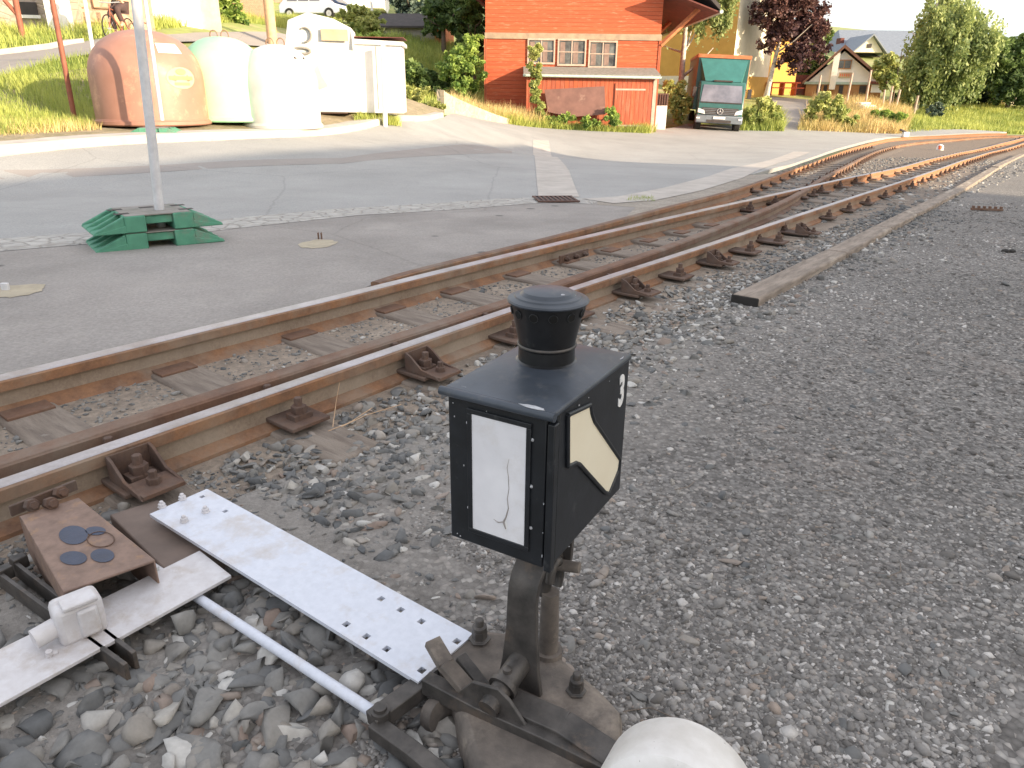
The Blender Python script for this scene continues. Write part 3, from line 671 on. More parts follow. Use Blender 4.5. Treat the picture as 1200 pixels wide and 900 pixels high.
# body with bevelled corners
m.prism([(-w/2,-d/2,0),(w/2,-d/2,0),(w/2,d/2,0),(-w/2,d/2,0)],(0,0,h)); m.build('housing','black',lan,bevel=.003)
m=MB(); m.bx(-w/2-.004,w/2-.012,-d/2-.014,-d/2-.001,-.004,h-.006); dr=m.build('front_door','black',lan,bevel=.002)
m=MB()  # raised frame round the white pane
fx0,fx1,fz0,fz1=-.048,.044,.026,.222
for a in ((fx0-.008,fx1+.008,fz1,fz1+.008),(fx0-.008,fx1+.008,fz0-.008,fz0),(fx0-.008,fx0,fz0,fz1),(fx1,fx1+.008,fz0,fz1)):
    m.bx(a[0],a[1],-d/2-.0175,-d/2-.0135,a[2],a[3])
m.build('pane_frame','black',dr,bevel=.001)
m=MB(); m.bx(fx0,fx1,-d/2-.0158,-d/2-.0120,fz0,fz1); m.build('white_pane','whiteglass',dr)
m=MB(); cr=[(.016,.165),(.013,.150),(.0155,.135),(.0165,.115),(.014,.098),(.016,.082),(.012,.066),(.008,.056),(.012,.045)]
m.tube([(a,-d/2-.0159,b) for a,b in cr],[.0002,.0005,.0006,.0006,.0007,.0009,.0012,.0022,.0012],6)
m.tube([(-.010,-d/2-.0159,.055),(-.002,-d/2-.0159,.052),(.008,-d/2-.0159,.056)],[.0004,.0012,.001],6)
m.build('crack','crack',dr)
m=MB(); m.prism([(.006,-d/2-.0160,.050),(.012,-d/2-.0160,.062),(.015,-d/2-.0160,.052),(.013,-d/2-.0160,.040)],(0,-.0002,0)); m.build('glass_chip','white',dr)
for a,b in ((.053,.205),(-.056,.205),(.054,.06),(-.056,.06),(.053,.13)):
    m=MB(); m.M=Matrix.Translation((a,-d/2-.0135,b))@Matrix.Rotation(PI/2,4,'X'); m.lathe([(.0028,0),(.0028,.0015),(.001,.003)],8); m.build('screw','chip',dr)
# lid: slightly hipped with overhang to the front and rolled edge
m=MB(); ov=.006
zt=h; A_=[(-w/2-ov,-d/2-.024,zt-.004),(w/2+.003,-d/2-.024,zt-.004),(w/2+.003,d/2+.002,zt-.004),(-w/2-ov,d/2+.002,zt-.004)]
B_=[(-w/2-ov,-d/2-.024,zt+.006),(w/2+.003,-d/2-.024,zt+.006),(w/2+.003,d/2+.002,zt+.006),(-w/2-ov,d/2+.002,zt+.006)]
C_=[(-.052,-.062,zt+.020),(.050,-.062,zt+.020),(.050,.062,zt+.020),(-.052,.062,zt+.020)]
fs=[(0,1,2,3)]+[(i,(i+1)%4,(i+1)%4+4,i+4) for i in range(4)]+[(i+4,(i+1)%4+4,(i+1)%4+8,i+8) for i in range(4)]+[(8,9,10,11)]
m.add(A_+B_+C_,fs); lid=m.build('lid','blacktop',lan,bevel=.004)
m=MB(); m.tube([(-w/2-ov-.004,-d/2-.024,zt+.001),(w/2+.005,-d/2-.024,zt+.001)],.0068,12); m.build('rolled_edge','blacktop',lid,smooth=50)
m=MB()
for a,b,c_ in ((w/2-.02,-d/2-.022,.016),(-w/2+.03,-d/2-.006,.011),(w/2-.004,d/2-.03,.010)):
    m.lathe([(c_,0),(c_*.8,.0012),(0.001,.0015)],9,(a,b,zt+.0075),caps=False)
# chimney
chm=thing('chimney_group','',None) if False else None
cx,cz=-0.003,zt+.018
m=MB(); m.lathe([(.051,-.008),(.052,.0),(.0445,.004),(.044,.024),(.0465,.027),(.045,.031)],40,(cx,0,cz)); chim=m.build('chimney','blackgloss',lan,smooth=40)
m=MB(); m.lathe([(.0440,.029),(.0445,.033),(.0575,.096),(.0565,.096),(.0435,.033)],44,(cx,0,cz),caps=False); m.build('chimney_cone','blackgloss',chim,smooth=40)
m=MB()
for k in range(12):
    a=2*PI*k/12+.1; rr=.0560; m.M=Matrix.Translation((cx+rr*math.cos(a),rr*math.sin(a),cz+.083))@Matrix.Rotation(a,4,'Z')@Matrix.Rotation(PI/2+.2,4,'Y')
    m.lathe([(.0062,-.002),(.0062,.0009),(.0003,.0010)],18,caps=False)
MAT['blackrim']=M('worn_black_rim',(.05,.052,.056),(.025,.027,.03),80,.4)
MAT['hole']=M('vent_hole_shadow',(.002,.002,.002),None,5,.9)
m.build('vent_hole','hole',chim,smooth=60)
m=MB()
for k in range(12):
    a=2*PI*k/12+.1; rr=.0556; Mx=Matrix.Translation((cx+rr*math.cos(a),rr*math.sin(a),cz+.083))@Matrix.Rotation(a,4,'Z')@Matrix.Rotation(PI/2+.2,4,'Y')
    m.M=Mx; m.tube([(.0066*math.cos(q*PI/8),.0066*math.sin(q*PI/8),.0002) for q in range(17)],.0007,6,False)
m.build('hole_rim','blackrim',chim,smooth=60)
m=MB(); m.lathe([(.0555,.094),(.0620,.0965),(.0630,.0985),(.0612,.101),(.052,.1035),(.0505,.1055),(.043,.107),(.038,.1115),(.025,.1145),(.010,.1155),(.0003,.1157)],48,(cx,0,cz)); cap_=m.build('chimney_cap','blacktop',chim,smooth=24)
for (a,b,c_) in ((.030,-.012,.004),(.038,.010,.003),(.022,.018,.0025),(-.01,-.02,.002)):
    m=MB(); m.lathe([(c_,0),(c_*.6,.0007)],7,(cx+a,b,cz+(.1125 if math.hypot(a,b)<.036 else .108))); m.build('paint_chip','chip',chim)
m=MB(); m.lathe([(.0447,.026),(.0468,.0275),(.0468,.0295),(.0445,.031)],40,(cx,0,cz),caps=False); m.build('dusty_ring','iron',chim,smooth=60)
# side face (local +x) arrow pane: polygon in (y,z)
def lan_side(px,py):
    Ux_=Vector((math.cos(YAW),math.sin(YAW),0)); Uy_=Vector((-math.sin(YAW),math.cos(YAW),0)); r=Vector(ray(px,py)); o=Vector((0,0,CH))-Vector((LC.x,LC.y,.401))
    t_=(w/2-o.dot(Ux_))/r.dot(Ux_); q=o+r*t_; return (q.dot(Uy_),q.z)
arrow=[lan_side(*q) for q in ((664,486),(690,474),(691.5,484),(694.5,493),(700,501),(725,538),(723,551),(712,578),(708,577),(678,544),(673,542),(669,544),(664,546))]
def poly_side(m,pl,x0,x1): m.prism([(x0,a,b) for a,b in pl],(x1-x0,0,0))
m=MB(); poly_side(m,arrow,w/2+.0003,w/2+.0022); m.build('arrow_pane','creamglass',lan)
m=MB(); L=[Vector((w/2+.002,a,b)) for a,b in arrow]; L.append(L[0]); 
for a,b in zip(L[:-1],L[1:]): m.tube([a,b],.0036,8)
m.build('arrow_frame','black',lan,smooth=60)
m=MB(); m.bx(w/2-.009,w/2+.003,-d/2-.018,-d/2-.004,-.006,h-.014); m.build('hinge_strip','black',lan,bevel=.002)
# painted figure 3
cu=bpy.data.curves.new('figure','FONT'); cu.body='3'; cu.size=.074; cu.extrude=.0006; cu.align_x='CENTER'; cu.offset=.0028
tmp=bpy.data.objects.new('tmp',cu); COL.objects.link(tmp); dg=bpy.context.evaluated_depsgraph_get(); me=bpy.data.meshes.new_from_object(tmp.evaluated_get(dg)); bpy.data.objects.remove(tmp)
o=bpy.data.objects.new('painted_number',me); COL.objects.link(o); o.parent=lan; me.materials.clear(); me.materials.append(MAT['white'])
o.rotation_euler=(PI/2,0,PI/2); o.location=(w/2+.0012,.098,.178); o.scale=(.66,1,1)
# stencil gaps
# chipped edges
m=MB()
for i in range(26):
    e=random.random(); 
    if i<9: p_=(w/2+.0018,random.uniform(-d/2,d/2),random.choice([h-.012,.003])); q=(.0006,random.uniform(.001,.004),random.uniform(.0006,.002))
    elif i<18: p_=(random.uniform(-w/2,w/2-.01),-d/2-.0142,random.choice([.002,h-.02,random.uniform(0,h)])); q=(random.uniform(.0006,.002),.0008,random.uniform(.0006,.003))
    else: p_=(random.choice([-w/2-.0035,w/2-.013]),-d/2-.0143,random.uniform(.0,h-.02)); q=(.0012,.0008,random.uniform(.001,.005))
    m.box(p_,q)
m.build('paint_chips','chip',lan)
for a,b,c_,e_ in ((w/2-.030,-d/2-.0215,.022,.005),(-w/2+.022,-d/2-.004,.008,.007),(w/2-.006,d/2-.03,.006,.012)):
    m=MB(); 
    ring=[(a+c_*math.cos(t)*random.uniform(.7,1.1),b+e_*math.sin(t)*random.uniform(.7,1.1),zt+.0078) for t in [k*PI/6 for k in range(12)]]
    m.prism(ring,(0,0,.0004)); m.build('bare_patch','chip',lid)

# ------------------------------------------------------------ lantern stand and point lever frame
st=thing('lever_stand','dusty cast iron point lever stand with bolts, bracket and bars carrying the lantern','point lever stand',(LC.x,LC.y,0),0)
Minv=Matrix.Translation((-LC.x,-LC.y,0))
def MBs(): 
    m=MB(); m.M=Minv.copy(); return m
# base casting
bp=[(520,757),(566,738),(600,742),(650,765),(700,806),(724,832),(722,862),(700,905),(640,930),(560,900),(545,850)]
top=[G(x,y,.068) for x,y in bp]; c0=sum(top,Vector())/len(top)
bot=[c0+(p-c0)*1.10 for p in top]
m=MBs(); n_=len(top); b0=[Vector((p.x,p.y,-.02)) for p in bot]; b1=[Vector((c0.x+(p.x-c0.x)*1.06,c0.y+(p.y-c0.y)*1.06,.052)) for p in top]
m.add(b0+b1+top,[tuple(range(n_))]+[(i,(i+1)%n_,(i+1)%n_+n_,i+n_) for i in range(n_)]+[(i+n_,(i+1)%n_+n_,(i+1)%n_+2*n_,i+2*n_) for i in range(n_)]+[tuple(range(2*n_,3*n_))])
m.build('base_casting','irondust',st,bevel=.010)
Ux=Vector((math.cos(YAW),math.sin(YAW),0)); Uy=Vector((-math.sin(YAW),math.cos(YAW),0))
def L3(x,y,z): return LC+Ux*x+Uy*y+Vector((0,0,z))
def strap(name,path,width,th,wdir,mat,parent,bevel=.0015):
    "flat band following path (world points); wdir = width direction"
    P=[Vector(p) for p in path];vs=[];wd=Vector(wdir).normalized()
    for i,p in enumerate(P):
        t=(P[min(i+1,len(P)-1)]-P[max(i-1,0)]).normalized(); nn=t.cross(wd).normalized()
        wd_=width[i] if isinstance(width,(list,tuple)) else width
        for a,b in ((-1,-1),(1,-1),(1,1),(-1,1)): vs.append(p+wd*a*wd_/2+nn*b*th/2)
    k=len(P); fs=[(i*4+j,i*4+(j+1)%4,(i+1)*4+(j+1)%4,(i+1)*4+j) for i in range(k-1) for j in range(4)]+[(0,1,2,3),tuple(range(4*k-4,4*k))]
    m=MBs(); m.add(vs,fs); return m.build(name,mat,parent,bevel=bevel)
# inverted U yoke under the lantern
arc=[L3(.0,-.070,.055),L3(.0,-.068,.12),L3(.0,-.066,.19),L3(.0,-.066,.255)]+[L3(0,-.066+.052*(1-math.cos(t_)),.255+.062*math.sin(t_)) for t_ in (R(20),R(40),R(60),R(80))]+[L3(0,.0,.322),L3(0,.035,.325),L3(0,.062,.318),L3(0,.076,.30),L3(0,.08,.26),L3(0,.078,.235)]
strap('yoke',arc,[.092,.072,.060,.056]+[.056]*6+[.054,.050,.044,.036],.011,Ux,'iron',st)
m=MBs(); m.tube([L3(0,0,.318),L3(0,0,.402)],[.028,.034],16); m.build('mounting_boss','iron',st,smooth=50)
m=MBs(); m.tube([L3(.005,.03,.045),L3(.005,.03,.16),L3(.005,.03,.21)],[.0195,.0175,.0165],18); m.tube([L3(.005,.03,.045),L3(.005,.03,.078)],.027,18); m.build('spindle','irondust',st,smooth=50)
# hook and eye on the spindle
m=MBs(); m.tube([L3(.018+.0*k,.02+.020*math.cos(t),.255+.032*math.sin(t)) for k,t in enumerate([R(-60+30*j) for j in range(9)])],.0085,10); m.build('hook','iron',st,smooth=60)
m=MBs(); m.tube([L3(.0,.06+.018*math.cos(t),.275+.026*math.sin(t)) for t in [R(30*j) for j in range(13)]],.0075,10); m.build('eye_ring','iron',st,smooth=60)
m=MBs(); m.tube([L3(-.01,.03,.20),L3(.0,.04,.29),L3(.0,.03,.345)],[.013,.012,.012],12); m.build('latch_pin','iron',st,smooth=60)
m=MBs(); m.tube([L3(.005,.035,.268),L3(.055,.042,.274)],[.011,.010],14); m.build('pin','irondust',st,smooth=60)
# horizontal shaft
S0=L3(.0,-.060,.125); S1=L3(-.006,-.175,.098)
m=MBs(); m.tube([S0,S0.lerp(S1,.55)],[.0215,.0215],20); m.tube([S0.lerp(S1,.52),S0.lerp(S1,.60)],.026,20); m.tube([S0.lerp(S1,.55),S0.lerp(S1,.97)],[.019,.018],20); m.build('shaft','iron',st,smooth=50)
m=MBs(); m.M=Minv@Matrix.Translation(S0.lerp(S1,.45)+Vector((0,0,.02))); m.lathe([(.008,0),(.008,.008),(.003,.011)],10); m.build('grease_nipple','iron',st,smooth=50)
# gusset plates either side of the shaft
def wpoly(name,pts_,th,mat,bevel=.0015):
    P=[Vector(p) for p in pts_]; nn=(P[1]-P[0]).cross(P[2]-P[0]).normalized(); m=MBs(); m.prism(P,nn*th); return m.build(name,mat,st,bevel=bevel)
gp_=[(526,770,.075),(556,762,.105),(580,766,.105),(592,782,.085),(618,820,.05),(560,800,.045)]
def P3(x,y,z): return G(x,y,z)
gs0=S0.lerp(S1,.86)
gdir=(S0-S1).normalized()
for off_ in (0.0,):
    c_=gs0+gdir*off_
    wpoly('gusset',[c_+Ux*-.075+Vector((0,0,-.02)),c_+Ux*-.040+Vector((0,0,.026)),c_+Ux*.012+Vector((0,0,.036)),c_+Ux*.034+Vector((0,0,.022)),c_+Ux*.10+Vector((0,0,-.055)),c_+Ux*-.075+Vector((0,0,-.055))],.007,'iron')
# bolts on the base
for x_,y_,zb,s_ in ((562,749,.072,1.15),(675,810,.070,1.0)):
    P=G(x_,y_,zb); m=MBs(); m.M=Minv@Matrix.Translation(P)@Matrix.Scale(s_,4); m.lathe([(.019,0),(.019,.003),(.0135,.004),(.0135,.020),(.012,.021)],6); m.lathe([(.0125,.020),(.0125,.028),(.0075,.029),(.0075,.040),(.006,.042)],14); m.build('anchor_bolt','iron',st,bevel=.001)
# bars
def bar(name,pts_,w_,th,mat,parent=st,updir=(0,0,1),bevel=.002):
    P=[G(x,y,z) for x,y,z in pts_]; m=MBs()
    for a,b in zip(P[:-1],P[1:]):
        d_=(b-a); L_=d_.length; x_=d_.normalized(); up=Vector(updir); y_=up.cross(x_).normalized(); z_=x_.cross(y_)
        mm=Matrix((x_,y_,z_)).transposed().to_4x4(); mm.translation=(a+b)/2
        old=m.M; m.M=Minv@mm; m.box((0,0,0),(L_+.004,w_,th)); m.M=old
    return m.build(name,mat,parent,bevel=bevel)
bar('throw_lever',[(507,752,.135),(522,778,.118),(560,822,.075)],.030,.016,'irondust')
bar('throw_lever_link',[(540,770,.10),(590,835,.055)],.022,.014,'iron')
bar('lever_arm',[(500,800,.075),(560,832,.07),(640,868,.07),(730,912,.07)],.026,.034,'iron')
bar('lever_arm_upper',[(596,822,.085),(660,850,.085),(720,890,.08)],.050,.02,'iron')
bar('frame_bar',[(437,846,.045),(505,796,.055)],.034,.03,'iron')
bar('frame_bar',[(440,852,.040),(485,884,.040),(540,930,.04)],.030,.028,'iron')
bar('frame_bar',[(560,868,.038),(640,905,.038)],.030,.05,'irondust')
m=MBs(); m.M=Minv@Matrix.Translation(G(446,838,.055)); m.lathe([(.017,-.03),(.017,.012),(.012,.013),(.012,.02)],12); m.build('clevis_pin','iron',st,smooth=40)
m=MBs(); Pc=G(512,838,.03); m.M=Minv@Matrix.Translation(Pc)@Matrix.Rotation(AZ,4,'Z')@Matrix.Rotation(R(75),4,'X'); m.lathe([(.030,-.012),(.032,0),(.030,.012),(.014,.013)],18); m.build('crank_disc','irondust',st,smooth=40)
# white counterweight
WP=G(789,952,.10); cw=thing('counterweight','round white painted counterweight of the point lever at the bottom edge','counterweight',WP)
m=MB(); m.M=Matrix.Rotation(R(-25),4,'Z')@Matrix.Rotation(R(72),4,'X'); rr=.115
m.lathe([(.02,-.062),(rr-.012,-.062),(rr-.004,-.058),(rr,-.048),(rr,.048),(rr-.004,.058),(rr-.012,.062),(.02,.062)],56); m.build('weight_body','weight',cw,smooth=35)
m=MB(); m.box((-.02,.0,-.03),(.30,.035,.03),rz=R(155)); m.build('weight_arm','iron',cw)

# ------------------------------------------------------------ perforated white plate
def holed(xs,ys,holes,zt_,th):
    "plate on rectangle xs,ys with rectangular holes (x0,x1,y0,y1)"
    X=sorted(set(list(xs)+[a for h_ in holes for a in h_[:2]])); Y=sorted(set(list(ys)+[a for h_ in holes for a in h_[2:]]))
    def hole(i,j):
        if not (0<=i<len(X)-1 and 0<=j<len(Y)-1): return True
        cx_=(X[i]+X[i+1])/2;cy_=(Y[j]+Y[j+1])/2
        return any(a<cx_<b and c_<cy_<d_ for a,b,c_,d_ in holes)
    m=MB()
    for i in range(len(X)-1):
        for j in range(len(Y)-1):
            if hole(i,j): continue
            x0,x1,y0,y1=X[i],X[i+1],Y[j],Y[j+1]
            m.add([(x0,y0,zt_),(x1,y0,zt_),(x1,y1,zt_),(x0,y1,zt_)],[(0,1,2,3)]); m.add([(x0,y0,zt_-th),(x1,y0,zt_-th),(x1,y1,zt_-th),(x0,y1,zt_-th)],[(3,2,1,0)])
            for (ii,jj,a,b) in ((i-1,j,(x0,y0),(x0,y1)),(i+1,j,(x1,y0),(x1,y1)),(i,j-1,(x0,y0),(x1,y0)),(i,j+1,(x0,y1),(x1,y1))):
                if hole(ii,jj): m.add([(a[0],a[1],zt_),(b[0],b[1],zt_),(b[0],b[1],zt_-th),(a[0],a[1],zt_-th)],[(0,1,2,3)])
    return m
PZ=.072
c1,c2,c3,c4_=G(178,602,PZ),G(240,573,PZ),G(553,740,PZ),G(492,803,PZ)
ax=((c3+c4_)/2-(c1+c2)/2); PL=ax.length; ax.normalize(); ay=Vector((-ax.y,ax.x,0)); po=(c1+c2)/2; PWd=((c2-c1).length+(c3-c4_).length)/2
pang=math.atan2(ax.y,ax.x)
hl=[]
def plxy(x,y): q_=G(x,y,PZ)-po; return q_.dot(ax),q_.dot(ay)
rows=[(446,702),(469.5,714.5),(494,728),(536,751),(405,732),(429,746),(453,760.5),(496,784)]
r1=[plxy(*q_) for q_ in rows[:4]]; r2=[plxy(*q_) for q_ in rows[4:]]
y1_=sum(b for a,b in r1)/4;y2_=sum(b for a,b in r2)/4
for a,b in r1: hl.append((a-.0068,a+.0068,y1_-.0068,y1_+.0068))
for a,b in r2: hl.append((a-.0068,a+.0068,y2_-.0068,y2_+.0068))
for q_ in ((237,582),(264,599)):
    a,b=plxy(*q_); hl.append((a-.006,a+.006,b-.006,b+.006))
pt=thing('perforated_plate','long white painted steel plate with two rows of square holes','steel plate',(po.x,po.y,0),pang)
holed((0,PL),(-PWd/2,PWd/2),hl,PZ,.009).build('plate','galv',pt)
for q_ in ((190,594),(214,585),(241,600),(216,611)):
    a,b=plxy(*q_); m=MB(); m.M=Matrix.Translation((a,b,PZ)); m.lathe([(.011,0),(.011,.002),(.009,.0025),(.009,.010),(.0055,.0105),(.0055,.016),(.004,.017)],6); m.build('bolt','galvdirty',pt,bevel=.0008)
# brown steel sleeper end under the plate
t=thing('steel_tie','brown steel tie sheet running under the white plate beside the cover box','steel tie',(0,0,0))
m=MB(); q4=[G(128,603,.040),G(185,585,.040),G(275,650,.040),G(208,682,.040)]; m.prism(q4,(0,0,-.03)); m.build('tie_sheet','tiesheet',t,bevel=.004)
# rod
t=thing('point_rod','thin white painted pull rod from the brown cover box to the lever stand','rod',(0,0,0))
m=MB(); a=G(176,664,.034);b=G(443,838,.040); m.tube([a,a.lerp(b,.12),b],.0105,16); m.build('rod_body','galv',t,smooth=60)
m=MB(); m.tube([a,a.lerp(b,.12)],.0125,16); m.build('rod_sleeve','galvdirty',t,smooth=60)
# lower white bar with clamp
t=thing('locking_bar','flat dirty white bar crossing at the lower left, clamped by a padlock block','steel bar',(0,0,0))
m=MB(); q4=[G(-60,858,.058),G(-60,790,.058),G(234,645,.058),G(271,674,.058)]; m.prism(q4,(0,0,-.008)); m.build('bar','galvdirty',t,bevel=.001)
ck=thing('clamp_lock','white painted lock clamp sitting on the flat bar','clamp',G(98,735,.06),AZ)
Mi=Matrix.Rotation(AZ,4,'Z').inverted()@Matrix.Translation(-G(98,735,.06))
bd=Vector((math.cos(AZ),math.sin(AZ),0))
m=MB(); m.box((-.005,-.005,.035),(.085,.062,.085),rz=R(-8)); m.build('lock_body','galvdirty',ck,bevel=.012)
m=MB(); m.box((.002,-.036,.035),(.036,.018,.062),rz=R(-8)); m.build('keyhole_cover','galvdirty',ck,bevel=.006)
m=MB(); m.box((-.004,-.022,.079),(.06,.04,.010),rz=R(-8)); m.build('top_hinge','galvdirty',ck,bevel=.003)
m=MB(); m.tube([(-.045,.0,.03),(-.085,.0,.026)],.020,16); m.build('lock_barrel','galvdirty',ck,smooth=50)
m=MB(); m.tube([(-.075,.035*math.cos(t_),.012+.030*math.sin(t_)) for t_ in [R(-180+20*k) for k in range(10)]],.006,8); m.tube([(-.066,.030*math.cos(t_)-.005,.004+.020*math.sin(t_)) for t_ in [R(-180+20*k) for k in range(10)]],.005,8); m.build('shackle','galvdirty',ck,smooth=50)
# two upright flat irons
for i,(a,b) in enumerate((((-6,668,.055),(148,782,.05)),((12,655,.055),(158,768,.05)))):
    A1=G(*a);B1=G(*b); d_=B1-A1; t=thing('flat_iron',['front of the two dark flat irons standing on edge below the lock','rear of the two dark flat irons standing on edge below the lock'][i],'flat iron bar',A1,math.atan2(d_.y,d_.x))
    m=MB(); m.box((d_.length/2,0,-.018),(d_.length,.009,.042)); m.build('iron_strip','iron',t,bevel=.0015)
    m=MB(); m.box((.02,0.01,-.005),(.025,.03,.03)); m.build('end_lug','iron',t,bevel=.002)
# brown cover box beside the rail
bt=.118
c1,c2,c3,c4_=G(22,605,bt),G(92,583,bt),G(182,656,bt),G(74,694,bt)
cvr=thing('cover_box','brown steel cover box with blue grease spots beside the rail','cover box',(0,0,0))
m=MB()
def chan(P,th,down): 
    pass
rim=[c1,c2,c3,c4_]
m.prism(rim,(0,0,-.006))
for a,b in ((c4_,c1),(c2,c3),(c1,c2)):
    n_=(b-a).cross(Vector((0,0,1))).normalized()*.004; m.prism([a,b,b+Vector((0,0,-.105)),a+Vector((0,0,-.105))],n_)
m.build('cover','boxsteel',cvr,bevel=.004)
m=MB(); A1=G(14,606,.10);A2=G(92,574,.10); nrm=Vector((VD.x,VD.y,0)); m.prism([A1,A2,A2+Vector((0,0,.028)),A1+Vector((0,0,.028))],-nrm*.008); m.build('bolt_flange','fasten',cvr,bevel=.002)
def blob(name,cx_,cy_,rx,ry,mat,parent,rot=0,z=bt+.0012):
    m=MB(); m.prism([G(cx_+(rx*math.cos(k*PI/12)*math.cos(rot)-ry*math.sin(k*PI/12)*math.sin(rot)),cy_+(rx*math.cos(k*PI/12)*math.sin(rot)+ry*math.sin(k*PI/12)*math.cos(rot)),z) for k in range(24)],(0,0,.0005)); return m.build(name,mat,parent)
for q_ in ((86,627,17,11),(112,622,12,5),(120,651,14,8),(86,654,16,8)): blob('grease_spot',*q_,'bluespot',cvr)
m=MB(); m.tube([G(118+16*math.cos(k*PI/12),632+9*math.sin(k*PI/12),bt+.002) for k in range(25)],.0012,6); m.build('wire_ring','fasten',cvr)
for q_ in ((38,592),(72,577),(60,590)):
    m=MB(); P=G(*q_,.128); m.M=Matrix.Translation(P)@Matrix.Rotation(AZ,4,'Z')@Matrix.Rotation(R(70),4,'X'); m.lathe([(.016,-.02),(.016,.01),(.010,.011),(.010,.02)],6); m.build('bolt','fasten',cvr,bevel=.001)
# dry straw by the rail
m=MB()
for a in ([(398,448),(394,470),(390,500)],[(400,500),(430,486),(470,474)],[(385,505),(410,495),(436,478)]):
    P=[G(x_,y_,.03+ (.06 if k==0 else 0)) for k,(x_,y_) in enumerate(a)]; m.tube(P,.0015,5)
tag(m.build('dry_straw','wood'),'dry straw stalks lying against the right-hand rail','straw')
# ------------------------------------------------------------ foliage
def foliage(name,clumps,n,size,mat,parent,droop=0,flat=False,aspect=.6):
    "clumps: (x,y,z,rx,ry,rz) local ellipsoids; leaves are small quads through their volume, denser at the rim"
    cl=np.array(clumps,float); vol=(cl[:,3]*cl[:,4]*cl[:,5])**.67; p=vol/vol.sum()
    # each clump gets small sub-clusters so gaps stay open
    sub=[]
    for c in cl:
        k=max(12,int(34*(c[3]*c[5])**.5))
        d=RNG.normal(0,1,(k,3)); d/=np.linalg.norm(d,axis=1)[:,None]; rr=RNG.uniform(.1,1.0,(k,1))**.6
        ctr=c[:3]+d*rr*c[3:6]; s_=RNG.uniform(.16,.42,k)*min(c[3:6]); sub.append(np.column_stack([ctr,s_,np.full(k,vol[len(sub)])]))
    sub=np.vstack(sub); ps=sub[:,4]*sub[:,3]; ps/=ps.sum(); k=RNG.choice(len(sub),n,p=ps)
    d=RNG.normal(0,1,(n,3)); d/=np.linalg.norm(d,axis=1)[:,None]; d*=RNG.uniform(.2,1.15,(n,1))
    C=sub[k,:3]+d*sub[k,3:4]*np.array([1,1,.8+droop])
    if droop: C[:,2]-=RNG.exponential(droop*.5,n)*sub[k,3]
    C[:,2]=np.maximum(C[:,2],.02)
    s=size*1.1*RNG.uniform(.5,1.5,n)
    a=RNG.normal(0,1,(n,3)); a[:,2]*= (2.2 if droop else .7); a/=np.linalg.norm(a,axis=1)[:,None]
    b=np.cross(a,RNG.normal(0,1,(n,3))); b/=np.linalg.norm(b,axis=1)[:,None]
    a*=s[:,None];b*=s[:,None]*aspect
    V=np.stack([C-a,C-b*.9+a*.1,C+a,C+b*.9+a*.1],1).reshape(-1,3); Fq=np.arange(4*n).reshape(n,4)
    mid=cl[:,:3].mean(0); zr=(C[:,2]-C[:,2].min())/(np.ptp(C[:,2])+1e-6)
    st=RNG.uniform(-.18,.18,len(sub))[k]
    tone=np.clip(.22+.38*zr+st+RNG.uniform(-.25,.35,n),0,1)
    return setmesh(name,V,Fq,mat,np.repeat(tone,4),parent)
def trunk(parent,h,r,mat,limbs=(),lean=(0,0),name='trunk'):
    m=MB(); k=7
    P=[(lean[0]*(i/k)**1.5+.05*r*math.sin(i*2.1),lean[1]*(i/k)+.3*r*math.cos(i*1.7),h*i/k-.1) for i in range(k+1)]
    m.tube(P,[r*1.35]+[r*(1-.75*i/k) for i in range(1,k+1)],10)
    for (z0,dx,dy,dz,rr) in limbs:
        f=z0/h; i=min(int(f*k),k-1); a=Vector(P[i]); b=a+Vector((dx,dy,dz)); m.tube([a,a.lerp(b,.5)+Vector((0,0,-.08*dz)),b],[rr,rr*.65,rr*.25],6)
    return m.build(name,mat,parent,smooth=60)
def autolimbs(h,spread,n,r):
    out=[]
    for i in range(n):
        a=random.uniform(0,2*PI); z0=h*random.uniform(.3,.9); s=spread*random.uniform(.5,1)
        out.append((z0,s*math.cos(a),s*math.sin(a),s*random.uniform(.3,.9),r*random.uniform(.3,.5)))
    return out
def tree(name,label,px,py,Y,clumps_px,n,leaf,mat,trunk_h,trunk_r,bark='bark',droop=0,group=None,depth=.8,cat='tree',lean=(0,0),limbs=8):
    """clumps_px: (x,y,rx,ry) in photo pixels, turned into ellipsoids at the tree's own distance"""
    P=W(px,py,Y); P.z=min(P.z,g(P.x,P.y)+.0) if abs(P.z-g(P.x,P.y))<1.5 else g(P.x,P.y)
    t=thing(name,label,cat,P,group=group)
    s=1/((Vector(ray(px+10,py))/ray(px+10,py)[1]-Vector(ray(px,py))/ray(px,py)[1]).length*Y/10)
    cl=[]
    for (x,y,rx,ry) in clumps_px:
        Q_=W(x,y,Y); dd=random.uniform(-.4,.4)*rx/s
        cl.append((Q_.x-P.x,dd,Q_.z-P.z,rx/s,rx/s*depth,ry/s))
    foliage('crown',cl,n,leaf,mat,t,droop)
    if trunk_h: trunk(t,trunk_h,trunk_r,bark,autolimbs(trunk_h,trunk_h*.3,limbs,trunk_r),lean)
    return t
